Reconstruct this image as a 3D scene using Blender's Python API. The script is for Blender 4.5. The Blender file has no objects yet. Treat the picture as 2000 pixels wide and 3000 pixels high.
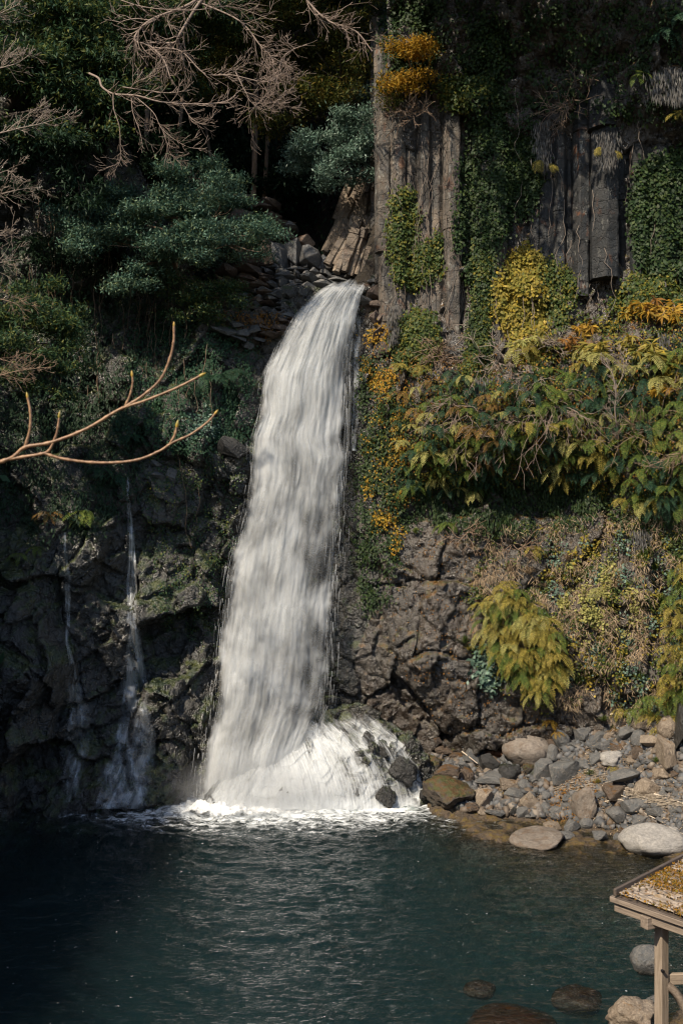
import bpy, bmesh, math, random
import numpy as np
from mathutils import Vector, Matrix, Quaternion
from mathutils.bvhtree import BVHTree

S = bpy.context.scene
COL = S.collection
CAMZ, F = 13.4, 2917.0

# ------------------------------------------------------------ camera, world, sun, exposure
cam_d = bpy.data.cameras.new('camera')
cam_d.sensor_fit = 'VERTICAL'; cam_d.sensor_height = 36; cam_d.sensor_width = 24; cam_d.lens = 35
cam_d.clip_start = 0.1; cam_d.clip_end = 600
cam_d.dof.use_dof = True; cam_d.dof.focus_distance = 44; cam_d.dof.aperture_fstop = 7
cam = bpy.data.objects.new('camera', cam_d); COL.objects.link(cam)
cam.location = (0, 0, CAMZ); cam.rotation_euler = (math.radians(90), 0, 0)
S.camera = cam

SUN = Vector((0.44, 0.55, -0.72)).normalized()          # direction the light travels
w = bpy.data.worlds.new('World'); S.world = w; w.use_nodes = True
wn = w.node_tree; wn.nodes.clear()
sky = wn.nodes.new('ShaderNodeTexSky'); sky.sky_type = 'NISHITA'; sky.sun_disc = False
sky.sun_elevation = math.asin(-SUN.z)
sky.sun_rotation = math.atan2(-SUN.x, -SUN.y)
sky.ozone_density = 2.0
bg = wn.nodes.new('ShaderNodeBackground'); bg.inputs[1].default_value = 0.12
wo = wn.nodes.new('ShaderNodeOutputWorld')
wn.links.new(sky.outputs[0], bg.inputs[0]); wn.links.new(bg.outputs[0], wo.inputs[0])
sun_d = bpy.data.lights.new('sun', 'SUN'); sun_d.energy = 5.0; sun_d.angle = math.radians(0.6); sun_d.color = (1.0, 0.87, 0.70)
sun = bpy.data.objects.new('sun', sun_d); COL.objects.link(sun)
sun.rotation_euler = SUN.to_track_quat('-Z', 'Y').to_euler(); sun.location = (-20, -10, 60)
S.view_settings.view_transform = 'Standard'; S.view_settings.look = 'None'
S.view_settings.exposure = 0.42; S.view_settings.gamma = 1.0
S.view_settings.use_curve_mapping = False
S.render.engine = 'CYCLES'
S.cycles.use_denoising = True
S.cycles.denoiser = 'OPENIMAGEDENOISE'
S.cycles.max_bounces = 7; S.cycles.diffuse_bounces = 3; S.cycles.glossy_bounces = 3
S.cycles.transparent_max_bounces = 14; S.cycles.volume_bounces = 1; S.cycles.transmission_bounces = 4
S.cycles.caustics_reflective = False; S.cycles.caustics_refractive = False
S.cycles.sample_clamp_indirect = 6; S.cycles.filter_width = 1.2

# ------------------------------------------------------------ helpers
def P(px, py, D):
    return Vector(((px - 1000) / F * D, D, CAMZ - (py - 1500) / F * D))
def Pn(px, py, D):
    return np.stack([(px - 1000) / F * D, D, CAMZ - (py - 1500) / F * D], -1)

_rs = np.random.RandomState(7)
_perm = _rs.permutation(256).astype(np.int64); _perm = np.concatenate([_perm, _perm])
_grad = _rs.normal(size=(256, 3)); _grad /= np.linalg.norm(_grad, axis=1)[:, None]
def perlin(p):
    pi = np.floor(p).astype(np.int64); pf = p - pi
    u = pf * pf * pf * (pf * (pf * 6 - 15) + 10)
    r = 0
    for dx in (0, 1):
        for dy in (0, 1):
            for dz in (0, 1):
                h = _perm[(_perm[(_perm[(pi[:, 0] + dx) & 255] + pi[:, 1] + dy) & 255] + pi[:, 2] + dz) & 255]
                g = _grad[h]
                d = g[:, 0] * (pf[:, 0] - dx) + g[:, 1] * (pf[:, 1] - dy) + g[:, 2] * (pf[:, 2] - dz)
                wgt = (u[:, 0] if dx else 1 - u[:, 0]) * (u[:, 1] if dy else 1 - u[:, 1]) * (u[:, 2] if dz else 1 - u[:, 2])
                r = r + d * wgt
    return r * 1.6
def fbm(p, octs=4, gain=.5, lac=2.03):
    r, a = 0, 1.0
    p = p.copy()
    for i in range(octs):
        r = r + a * perlin(p); p = p * lac + 17.3; a *= gain
    return r
def ridged(p, octs=4):
    r, a = 0, 1.0
    p = p.copy()
    for i in range(octs):
        r = r + a * (1 - 2 * np.abs(perlin(p))); p = p * 2.1 + 9.1; a *= .5
    return r
def _h(ix, iy, iz, k):
    x = (ix * 73856093) ^ (iy * 19349663) ^ (iz * 83492791) ^ (k * 2654435761)
    x = (x ^ (x >> 13)) * 1274126177 & 0xffffffff
    x = (x ^ (x >> 16)) * 1911520717 & 0xffffffff
    return ((x ^ (x >> 15)) & 0xffffff) / float(0xffffff)
def facets(p, seed=0, tilt=.6):
    """random tilted plates, one per voronoi cell: returns offset and distance to the cell border"""
    pi = np.floor(p).astype(np.int64)
    b1 = np.full(len(p), 9e9); b2 = b1.copy(); off = np.zeros(len(p))
    for dx in (-1, 0, 1):
        for dy in (-1, 0, 1):
            for dz in (-1, 0, 1):
                c = pi + np.array([dx, dy, dz])
                q = c + np.stack([_h(c[:, 0], c[:, 1], c[:, 2], seed + k) for k in (1, 2, 3)], 1)
                d = p - q; dd = (d * d).sum(1)
                t = np.stack([_h(c[:, 0], c[:, 1], c[:, 2], seed + k) - .5 for k in (4, 5, 6)], 1)
                o = _h(c[:, 0], c[:, 1], c[:, 2], seed + 7) - .5 + tilt * 2 * (t * d).sum(1)
                m = dd < b1
                b2 = np.where(m, b1, np.minimum(b2, dd)); off = np.where(m, o, off); b1 = np.where(m, dd, b1)
    return off, np.sqrt(b2) - np.sqrt(b1)
def tps(pts, vals, q, eps=1.0, lam=1e-3):
    pts = np.asarray(pts, float); vals = np.asarray(vals, float)
    phi = lambda a, b: np.sqrt(((a[:, None] - b[None]) ** 2).sum(-1) + eps)
    n = len(pts)
    A = np.zeros((n + 3, n + 3)); A[:n, :n] = phi(pts, pts) - lam * np.eye(n)
    A[:n, n] = 1; A[:n, n + 1:] = pts; A[n:, :n] = A[:n, n:].T
    s = np.linalg.solve(A, np.concatenate([vals, np.zeros(3)]))
    out = np.zeros(len(q))
    for i in range(0, len(q), 40000):
        k = q[i:i + 40000]
        out[i:i + 40000] = phi(k, pts) @ s[:n] + s[n] + k @ s[n + 1:]
    return out
def sstep(a, b, x):
    t = np.clip((x - a) / (b - a), 0, 1); return t * t * (3 - 2 * t)

def mesh_np(name, v, f, smooth=False, uv=None):
    v = np.ascontiguousarray(v, dtype=np.float32); f = np.ascontiguousarray(f, dtype=np.int32)
    me = bpy.data.meshes.new(name)
    k = f.shape[1]
    me.vertices.add(len(v)); me.vertices.foreach_set('co', v.ravel())
    me.loops.add(f.size); me.loops.foreach_set('vertex_index', f.ravel())
    me.polygons.add(len(f)); me.polygons.foreach_set('loop_start', np.arange(len(f), dtype=np.int32) * k)
    me.update(calc_edges=True)
    if smooth: me.polygons.foreach_set('use_smooth', np.ones(len(f), dtype=bool))
    if uv is not None:
        l = me.uv_layers.new(name='flow'); l.data.foreach_set('uv', np.ascontiguousarray(uv[f.ravel()], dtype=np.float32).ravel())
    me.validate(); me.update()
    return me
def grid_faces(nr, nc, mask=None):
    i = np.arange(nr * nc).reshape(nr, nc)
    f = np.stack([i[:-1, :-1], i[:-1, 1:], i[1:, 1:], i[1:, :-1]], -1).reshape(-1, 4)
    if mask is not None: f = f[mask.reshape(-1)]
    return f
def compact(v, f, uv=None):
    u, inv = np.unique(f.ravel(), return_inverse=True)
    return v[u], inv.reshape(f.shape), (uv[u] if uv is not None else None)
def link(name, me, mat=None, parent=None, loc=None):
    o = bpy.data.objects.new(name, me); COL.objects.link(o)
    if mat is not None and me is not None:
        if not me.materials: me.materials.append(mat)
        elif me.materials[0] != mat:
            o.material_slots[0].link = 'OBJECT'; o.material_slots[0].material = mat
    if parent is not None: o.parent = parent
    if loc is not None: o.location = loc
    return o
def tag(o, label=None, cat=None, group=None, kind=None):
    if label: o['label'] = label
    if cat: o['category'] = cat
    if group: o['group'] = group
    if kind: o['kind'] = kind
    return o
def empty(name, loc, label, cat, group=None):
    o = bpy.data.objects.new(name, None); COL.objects.link(o); o.location = loc
    o.empty_display_size = .2
    return tag(o, label, cat, group)

# ------------------------------------------------------------ node helper
class NB:
    def __init__(s, name):
        s.m = bpy.data.materials.new(name); s.m.use_nodes = True
        s.t = s.m.node_tree; s.t.nodes.clear()
        s.out = s.t.nodes.new('ShaderNodeOutputMaterial')
    def n(s, typ, ins=None, out=0, **at):
        nd = s.t.nodes.new('ShaderNode' + typ)
        for k, v in at.items(): setattr(nd, k, v)
        for k, v in (ins or {}).items(): s.put(nd.inputs[k], v)
        return nd if out is None else nd.outputs[out]
    def put(s, sock, v):
        if isinstance(v, bpy.types.NodeSocket): s.t.links.new(v, sock)
        elif isinstance(v, tuple) and len(v) == 3 and sock.type == 'RGBA': sock.default_value = (*v, 1)
        else: sock.default_value = v
    def math(s, op, a, b=0.0, c=0.0, clamp=False):
        return s.n('Math', {0: a, 1: b, 2: c}, operation=op, use_clamp=clamp)
    def mix(s, f, a, b, mode='MIX'):
        nd = s.t.nodes.new('ShaderNodeMix'); nd.data_type = 'RGBA'; nd.blend_type = mode
        s.put(nd.inputs[0], f); s.put(nd.inputs[6], a); s.put(nd.inputs[7], b); return nd.outputs[2]
    def ramp(s, f, *stops):
        nd = s.t.nodes.new('ShaderNodeValToRGB'); s.put(nd.inputs[0], f)
        cr = nd.color_ramp
        while len(cr.elements) < len(stops): cr.elements.new(.5)
        for e, (p, c) in zip(cr.elements, stops):
            e.position = p; e.color = (c, c, c, 1) if isinstance(c, (int, float)) else (*c, 1)
        return nd.outputs[0]
    def rng(s, f, a, b, c=0.0, d=1.0):
        return s.n('MapRange', {0: f, 1: a, 2: b, 3: c, 4: d}, interpolation_type='SMOOTHSTEP')
    def noise(s, vec, scale, detail=4, rough=.55, dist=0.0, out=0):
        return s.n('TexNoise', {'Vector': vec, 'Scale': scale, 'Detail': detail, 'Roughness': rough, 'Distortion': dist}, out=out)
    def scale(s, vec, x, y, z, off=(0, 0, 0)):
        return s.n('Mapping', {'Vector': vec, 'Scale': (x, y, z), 'Location': off})
    def bump(s, h, strength, dist, normal=None):
        i = {'Height': h, 'Strength': strength, 'Distance': dist}
        if normal is not None: i['Normal'] = normal
        return s.n('Bump', i)
    def bsdf(s, color, rough=.8, normal=None, **kw):
        i = {'Base Color': color, 'Roughness': rough}
        if normal is not None: i['Normal'] = normal
        i.update(kw)
        return s.n('BsdfPrincipled', i)
    def done(s, sh, vol=None, disp=None):
        if sh is not None: s.t.links.new(sh, s.out.inputs[0])
        if vol is not None: s.t.links.new(vol, s.out.inputs[1])
        return s.m

def rock_mat(name, ca, cb, cc, wet=0.75, moss=(.05, .06, .012), moss_amt=.3, crack=1.0, scl=1.0, moss2=None, lichen=0.0, obj=False, zwet=None, bump=1.0):
    b = NB(name)
    if obj:
        oi = b.n('ObjectInfo', out=None)
        co = b.n('TexCoord', out=None).outputs['Object']
        off = b.math('MULTIPLY', oi.outputs['Random'], 50.0)
        co = b.n('VectorMath', {0: co, 1: off}, operation='ADD')
    else:
        co = b.n('NewGeometry', out=None).outputs['Position']
    g = b.n('NewGeometry', out=None)
    n1 = b.noise(co, .55 * scl, 6, .6); n2 = b.noise(co, 2.6 * scl, 6, .65, .6); n3 = b.noise(co, 11 * scl, 5, .7)
    v = b.n('TexVoronoi', {'Vector': b.n('VectorMath', {0: co, 1: b.n('VectorMath', {0: b.noise(co, 1.3 * scl, 3, out=1), 1: (.7, .7, .7)}, operation='MULTIPLY')}, operation='ADD'), 'Scale': 1.1 * scl}, feature='DISTANCE_TO_EDGE')
    ck = b.rng(v, 0.0, .05, 0, 1)
    v2 = b.n('TexVoronoi', {'Vector': co, 'Scale': 6.5 * scl}, feature='DISTANCE_TO_EDGE')
    c = b.mix(b.rng(n1, .35, .65), ca, cb)
    c = b.mix(b.rng(n2, .42, .72), c, cc)
    c = b.mix(b.rng(n3, .3, .8, .0, .75), c, tuple(x * .45 for x in ca))
    if crack: c = b.mix(b.math('MULTIPLY', b.math('SUBTRACT', 1.0, ck), .6 * crack), c, tuple(x * .3 for x in ca))
    if lichen:
        ln = b.noise(co, 5.5 * scl, 5, .75)
        c = b.mix(b.rng(ln, .60, .66, 0, lichen), c, (.33, .33, .28))
    if moss_amt:
        sep = b.n('SeparateXYZ', {0: g.outputs['Normal']}, out=None)
        mm = b.math('ADD', b.math('MULTIPLY', sep.outputs[2], .22), b.noise(co, .9 * scl, 7, .7))
        mk = b.rng(mm, .80 - moss_amt * .55, .92 - moss_amt * .55)
        mc = b.mix(b.rng(b.noise(co, 3.0 * scl, 4), .4, .6), moss, moss2 or tuple(x * .5 for x in moss))
        c = b.mix(b.math('MULTIPLY', mk, .9), c, mc)
    bn = b.bump(b.math('ADD', b.math('MULTIPLY', n2, .35), b.math('MULTIPLY', n3, .45)), .9 * bump, .16 / scl)
    v3 = b.n('TexNoise', {'Vector': b.scale(co, 1, 1, .7), 'Scale': 2.6 * scl, 'Detail': 3.0, 'Roughness': .6, 'Distortion': .8}, noise_type='RIDGED_MULTIFRACTAL')
    bn = b.bump(v3, 1.0 * bump, .13 / scl, bn)
    bn = b.bump(b.rng(v2, 0, .12), .4 * bump, .035 / scl, bn)
    if crack: bn = b.bump(ck, .6 * crack, .08, bn)
    r = b.rng(n2, .3, .7, 1 - wet, min(1, 1.25 - wet))
    if zwet:
        z = b.n('SeparateXYZ', {0: g.outputs['Position']}, out=None).outputs[2]
        k = b.rng(b.math('ADD', z, b.math('MULTIPLY', n2, .25)), zwet, zwet + .18)
        c = b.mix(k, b.mix(1.0, c, (.42, .4, .36), 'MULTIPLY'), c)
        r = b.math('MULTIPLY', r, b.math('ADD', .3, b.math('MULTIPLY', k, .7)))
    return b.done(b.bsdf(c, r, bn, **{'Specular IOR Level': .5 + .45 * (wet > .7)}))

def leaf_mat(name, cols, trans=.35, rough=.45, varn=1.0, spec=.25):
    b = NB(name)
    g = b.n('NewGeometry', out=None); oi = b.n('ObjectInfo', out=None)
    r = b.math('FRACT', b.math('ADD', g.outputs['Random Per Island'], oi.outputs['Random']))
    k = len(cols)
    c = b.ramp(r, *[(i / max(1, k - 1), cc) for i, cc in enumerate(cols)])
    big = b.noise(g.outputs['Position'], 1.1, 3)
    c = b.mix(b.rng(big, .35, .65, 0, .5 * varn), c, cols[0])
    hsv = b.n('HueSaturation', {'Color': c, 'Value': b.n('MapRange', {0: b.math('FRACT', b.math('MULTIPLY', r, 7.31)), 3: .7, 4: 1.35})})
    d = b.bsdf(hsv, min(.8, rough + .22), **{'Specular IOR Level': spec})
    t = b.n('BsdfTranslucent', {'Color': hsv})
    return b.done(b.n('MixShader', {0: trans, 1: d, 2: t}))

# ============================================================ rock walls round the pool
M = {}
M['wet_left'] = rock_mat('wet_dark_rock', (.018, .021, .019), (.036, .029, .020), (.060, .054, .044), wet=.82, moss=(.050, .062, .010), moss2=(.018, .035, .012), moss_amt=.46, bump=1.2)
M['brown_rock'] = rock_mat('brown_cliff_rock', (.034, .030, .025), (.068, .047, .031), (.110, .096, .078), wet=.80, moss=(.12, .058, .012), moss2=(.050, .055, .012), moss_amt=.38, crack=.6, lichen=.25, bump=1.15)
M['basalt'] = rock_mat('basalt', (.050, .050, .053), (.088, .080, .072), (.125, .108, .092), wet=.35, moss=(.12, .045, .010), moss2=(.075, .048, .015), moss_amt=.10, crack=.5, lichen=.8, bump=.8)

ctl = [  # photo pixel, distance  -> a height field y(x, z)
    (-500, 2400, 39), (-300, 2400, 41), (0, 2400, 43.3), (150, 2400, 43.6), (330, 2390, 44.4), (480, 2370, 45.2), (600, 2350, 47), (900, 2300, 48.3), (1200, 2300, 47.5),
    (0, 2050, 42.9), (110, 2000, 43.2), (160, 2100, 44.6), (250, 2000, 45.4), (380, 2000, 45.8), (520, 2050, 46.3), (430, 1850, 46.6), (560, 1900, 47),
    (60, 1750, 43.6), (180, 1800, 45.2), (300, 1800, 46.0), (420, 1650, 46.6), (600, 1700, 47.6), (380, 1830, 45.7),
    (60, 1600, 45.2), (180, 1560, 44.9), (300, 1500, 46.6), (450, 1500, 46.8), (600, 1450, 47.6), (700, 1310, 47.6), (690, 1330, 47.2),
    (50, 1300, 46.5), (200, 1300, 47), (400, 1300, 47), (550, 1200, 47.4), (600, 1050, 48), (450, 1100, 48.4), (250, 1100, 49.5), (0, 1100, 48),
    (-400, 1500, 44), (-400, 1000, 45), (0, 820, 50), (300, 820, 50.5), (560, 900, 49.4), (700, 950, 49.3), (800, 900, 49.6),
    (800, 1100, 49.0), (900, 1000, 49.3), (900, 1300, 48.9), (800, 1600, 48.7), (900, 1900, 48.4), (750, 1900, 48.2), (1000, 1000, 49.0),
    (1030, 900, 49.3), (1050, 1000, 48.8), (1040, 1200, 48.6), (1050, 1400, 48.4), (1050, 1700, 48.2), (1060, 1950, 48.0), (1130, 1600, 47.6),
    (1070, 840, 49.4), (1100, 1000, 48.3), (1110, 1200, 47.8),
    (1150, 1700, 47.4), (1250, 1700, 46.7), (1300, 1620, 46.6), (1180, 2000, 47.4), (1260, 1950, 46.4), (1230, 2130, 47.8), (1290, 2200, 47.6), (1200, 2200, 47.9), (1370, 2150, 46.5), (1400, 2000, 45.9), (1500, 2100, 46.0),
    (1450, 1800, 46.0), (1600, 2150, 46.4), (1600, 1950, 45.5), (1700, 2100, 45.4), (1700, 1800, 45.0), (1850, 1900, 44.4), (1800, 2080, 44.9), (2000, 1950, 43.0), (2000, 2080, 43.2), (2200, 2000, 41),
    (1500, 2400, 47), (1800, 2400, 46), (2200, 2300, 43),
    (1450, 1640, 46.7), (1600, 1600, 46.0), (1800, 1620, 44.5), (2000, 1640, 43.0),
    (1300, 1500, 47.4), (1500, 1480, 46.9), (1650, 1450, 46.2), (1780, 1450, 44.7), (1850, 1450, 43.9), (2000, 1450, 42.9),
    (1150, 1330, 47.3), (1300, 1300, 46.0), (1450, 1250, 45.2), (1600, 1250, 44.5), (1800, 1250, 43.4), (2000, 1250, 42.4), (2200, 1250, 41),
    (1250, 1180, 46.2), (1400, 1130, 45.7), (1600, 1100, 45.2), (1800, 1050, 44.2), (2000, 1000, 43.0),
    (1150, 900, 48.2), (1300, 950, 47.4), (1450, 950, 46.8), (1600, 880, 46.4), (1800, 860, 45.4), (2000, 800, 44.2), (2250, 900, 42.5),
    (1130, 500, 48.6), (1300, 500, 48.0), (1500, 500, 47.4), (1700, 500, 46.5), (2000, 500, 45.2), (2250, 500, 43.5),
    (1150, 300, 47.8), (1130, 50, 47.0), (1300, 230, 46.6), (1300, -100, 45.5), (1500, 280, 46.3), (1600, 150, 45.0), (1600, -200, 43.0), (1750, 330, 45.4), (1850, 200, 44.0), (2000, 250, 42.8), (2000, -200, 41), (1150, -300, 45), (2250, 0, 41),
]
_c = np.array(ctl, float)
_w = Pn(_c[:, 0], _c[:, 1], _c[:, 2])
xs = np.arange(-25, 23.01, .078); zs = np.arange(-3, 41, .084)
GX, GZ = np.meshgrid(xs, zs)
q = np.stack([GX.ravel(), GZ.ravel()], 1)
Y0 = tps(_w[:, [0, 2]], _w[:, 1], q, .6, 2e-2)
p3 = np.stack([q[:, 0], Y0, q[:, 1]], 1)
pxw = q[:, 0] / Y0 * F + 1000; pyw = 1500 - (q[:, 1] - CAMZ) / Y0 * F
warp = np.stack([fbm(p3 * .35, 3), fbm(p3 * .35 + 40, 3), fbm(p3 * .35 + 90, 3)], 1)
o1, e1 = facets((p3 + warp * .6) * np.array([.34, .34, .30]), 11, .9)
o2, e2 = facets((p3 + warp * .25) * np.array([.80, .80, .62]), 23, 1.1)
o3, e3 = facets(p3 * np.array([2.6, 2.6, 2.3]) + warp * .15, 37, .9)
rg = ridged(p3 * .9 + warp * .5, 4)
fb = fbm(p3 * 3.1, 3)
leftm = 1 - sstep(-8, -2, q[:, 0])
low = 1 - sstep(16, 22, q[:, 1])                       # below the columns on the right
rightlow = sstep(1, 3, q[:, 0]) * low
amp1 = .35 + .95 * leftm + .45 * rightlow
disp = -(o1 * amp1 + o2 * (.52 - .2 * rightlow) + o3 * .14 + rg * .03 + fb * .03)
disp += .30 * np.exp(-(e1 / .03) ** 2) + .07 * np.exp(-(e2 / .05) ** 2)
fl = np.exp(-((q[:, 0] - 1000 * 0 + 1.5) / 3.5) ** 2)  # calmer behind the falls
disp *= (1 - .55 * fl)
flip = sstep(22, 25, q[:, 1]) * sstep(1, 3, q[:, 0])    # blocky crags high on the right
disp += -.5 * flip * facets((p3 + warp * .4) * np.array([.75, .75, .9]), 71, 1.0)[0]
Yw = Y0 + disp
V = np.stack([q[:, 0], Yw, q[:, 1]], 1)
V[:, 0] += .12 * warp[:, 0]; V[:, 2] += .12 * warp[:, 1]
nr, nc = GX.shape
cx = GX[:-1, :-1]; cz = GZ[:-1, :-1]
ledge_top = 25.0 + .35 * np.sin(cx * 1.7) + .25 * np.sin(cx * 4.1)
ledge_top = np.where(cx < -7, 25.2 + (-7 - cx) * 1.7, ledge_top)
ledge_top = np.where((cx > -3.4) & (cx < 1.4), 24.55, ledge_top)
ledge_top = np.where((cx > -7.3) & (cx <= -3.0), 23.2, ledge_top)
keep = (cx > 2.15) | (cz < ledge_top)
allf = grid_faces(nr, nc, keep)
fx = V[allf[:, 0], 0]
isleft = fx < 1.2 + .6 * np.sin(V[allf[:, 0], 2] * .8)
colw = (fx > 1.2)
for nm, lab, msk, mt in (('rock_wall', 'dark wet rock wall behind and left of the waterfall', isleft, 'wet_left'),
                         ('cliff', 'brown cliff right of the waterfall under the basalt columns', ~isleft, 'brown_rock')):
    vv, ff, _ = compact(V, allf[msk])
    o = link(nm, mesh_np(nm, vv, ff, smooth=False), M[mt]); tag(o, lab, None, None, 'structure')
# coarse copy for ray casts
ii = np.arange(nr * nc).reshape(nr, nc)[::3, ::3]
kk = keep[::3, ::3][:ii.shape[0] - 1, :ii.shape[1] - 1]
cf = np.stack([ii[:-1, :-1], ii[:-1, 1:], ii[1:, 1:], ii[1:, :-1]], -1)[kk].reshape(-1, 4)
cv, cf, _ = compact(V, cf)
BVW = BVHTree.FromPolygons(cv.tolist(), cf.tolist())
def wall_y(x, z):
    h = BVW.ray_cast(Vector((x, 0, z)), Vector((0, 1, 0)), 90)
    return h[0].y if h[0] else 47.0

# ============================================================ ground: pool bed, stone bank, slope below the camera
gpts = []
def G(px, py, D): p = P(px, py, D); gpts.append((p.x, p.y, p.z))
for a in [(1262, 2385), (1330, 2400), (1400, 2412), (1500, 2415), (1560, 2440), (1650, 2452), (1720, 2448), (1800, 2470), (1900, 2500), (2000, 2530)]:
    D = CAMZ * F / (a[1] - 1500); G(a[0], a[1], D)
for a in [(1250, 2250, 47.2), (1330, 2230, 47.0), (1450, 2230, 46.3), (1600, 2180, 46.0), (1750, 2150, 45.2), (1880, 2100, 44.6), (2000, 2050, 43.5), (2200, 2000, 42),
          (1450, 2320, 45.0), (1600, 2300, 44.4), (1750, 2300, 43.2), (1650, 2390, 43.2), (1900, 2300, 42.3), (2000, 2300, 41.3), (1800, 2400, 42.1), (1950, 2400, 40.9), (2100, 2450, 39)]:
    G(*a)
gpts += [(-30, 50, -4), (-15, 46, -4), (-5, 44, -5), (2, 44.5, -4), (0, 38, -5.5), (-10, 35, -5.5), (-20, 35, -5), (0, 30, -4.5), (-10, 28, -4.5), (4, 40.5, -3.8), (6.0, 39.6, -.6), (4.6, 41.0, -.8), (7.2, 37.6, -.7), (8.5, 38.2, -.35), (11, 36.9, -.28), (13, 36, -.2),
          (5, 37.2, -1.8), (8.6, 36.4, -.9), (11, 35, -.7), (13.5, 33, -.9), (16, 31, -.5), (4, 33, -4), (8, 32, -3.4), (10.5, 31.2, -2.0), (10, 29.5, -1.0), (12, 30, .1), (14, 29, .8), (9.3, 28, -.7), (8.9, 26.8, -.1), (11, 26.5, 1), (6, 27.5, -1.1), (4.4, 26.4, -1.3), (2, 26, -2.2), (-3, 26, -3), (7, 25, -.5),
          (0, 24, -1.5), (-10, 24, -2.5), (8, 23, .6), (14, 23, 3), (0, 20, .5), (-8, 20, 0), (8, 19, 2.2), (0, 12, 5), (8, 12, 5.8), (4, 9, 6.9), (-8, 12, 4.5), (0, 0, 11.6), (10, 0, 11.8), (-10, 0, 11.5), (22, 20, 8), (22, 35, 6), (24, 8, 11), (0, -15, 14), (-22, 20, 6), (-24, 8, 11), (-22, 30, 2), (20, 45, 6), (25, 50, 8)]
gpts = np.array(gpts)
gx = np.arange(-27, 27, .11); gy = np.arange(-14, 50, .13)
AX, AY = np.meshgrid(gx, gy)
gq = np.stack([AX.ravel(), AY.ravel()], 1)
gz = tps(gpts[:, :2], gpts[:, 2], gq, .3, 3e-2)
gp = np.stack([gq[:, 0], gq[:, 1], gz], 1)
gz = gz + .16 * fbm(gp * .8, 4) + .10 * facets(gp * 1.6, 5, .8)[0] + .03 * fbm(gp * 5, 2)
gp[:, 2] = gz
M['bank'] = rock_mat('gravelly_bank', (.055, .040, .026), (.095, .066, .042), (.14, .105, .07), wet=.2, moss=(.12, .085, .02), moss2=(.10, .06, .02), moss_amt=.25, scl=2.4, zwet=.03, lichen=.5)
gf = grid_faces(*AX.shape)
o = link('ground', mesh_np('ground', gp, gf, smooth=True), M['bank']); tag(o, 'rubbly bank and brown pool bed running out under the water', None, None, 'structure')
ii = np.arange(AX.size).reshape(AX.shape)[::3, ::3]
cf = np.stack([ii[:-1, :-1], ii[:-1, 1:], ii[1:, 1:], ii[1:, :-1]], -1).reshape(-1, 4)
cv, cf, _ = compact(gp, cf)
BVG = BVHTree.FromPolygons(cv.tolist(), cf.tolist())
def ground_z(x, y):
    h = BVG.ray_cast(Vector((x, y, 80)), Vector((0, 0, -1)), 200)
    return h[0].z if h[0] else 0.0
def cast(px, py, which='WG', jit=0):
    d = P(px, py, 1) - Vector((0, 0, CAMZ)); d.normalize()
    best = None
    for k, bv in (('W', BVW), ('G', BVG), ('H', globals().get('BVH_'))):
        if k in which and bv is not None:
            h = bv.ray_cast(Vector((0, 0, CAMZ)), d, 200)
            if h[0] is not None and (best is None or h[3] < best[2]):
                n = h[1]
                if n.dot(d) > 0: n = -n
                best = (h[0], n, h[3])
    return best

# ============================================================ wooded slopes: behind the falls, and the left bank beside the camera
def stream_x(y): return -1.0 - (y - 50) * .35
hx = np.arange(-62, 34, .45); hy = np.arange(49.5, 100, .45)
HX, HY = np.meshgrid(hx, hy)
hq = np.stack([HX.ravel(), HY.ravel()], 1)
sx = stream_x(hq[:, 1])
dl = np.clip(sx - 1.2 - hq[:, 0], 0, None); dr = np.clip(hq[:, 0] - sx - 1.6, 0, None)
hz = 24.4 + np.clip(hq[:, 1] - 60, 0, None) * 1.5 + np.clip(hq[:, 1] - 51, 0, None) * .04
hz = hz + 12 * (1 - np.exp(-np.clip(dl - 6.0, 0, None) * .12)) + np.clip(dl, 0, 2.2) * .55 * sstep(51, 53.5, hq[:, 1]) + 14 * (1 - np.exp(-dr * .25))
hz = hz * 1.0 - 1.8 * np.exp(-((hq[:, 1] - 49.5) / .8) ** 2)
hp = np.stack([hq[:, 0], hq[:, 1], hz], 1)
hp[:, 2] += .35 * fbm(hp * .35, 4) * sstep(50, 53, hq[:, 1]) + .25 * facets(hp * .8, 3, .8)[0] * sstep(50, 51, hq[:, 1])
M['forest_floor'] = rock_mat('forest_floor', (.018, .014, .010), (.03, .022, .014), (.045, .035, .022), wet=.1, moss=(.02, .03, .01), moss_amt=.4)
o = link('hillside', mesh_np('hillside', hp, grid_faces(*HX.shape), smooth=True), M['forest_floor']); tag(o, 'dark wooded ravine side above the falls', None, None, 'structure')
BVH_ = BVHTree.FromPolygons(hp.tolist(), grid_faces(*HX.shape).tolist())

ly = np.arange(-14, 46, .5); lt = np.linspace(0, 1, 60)
LY, LT = np.meshgrid(ly, lt)
lx = -15.0 - (45 - LY) * .05 - LT * 26
lz = -3 + (LT ** .75) * 44
lp = np.stack([lx.ravel(), LY.ravel(), lz.ravel()], 1)
lp[:, 0] += 1.0 * fbm(lp * .2, 4); lp[:, 2] += .6 * fbm(lp * .2 + 50, 3)
o = link('left_hillside', mesh_np('left_hillside', lp, grid_faces(*LY.shape), smooth=True), M['forest_floor']); tag(o, 'steep wooded bank on the left of the pool', None, None, 'structure')

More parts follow.
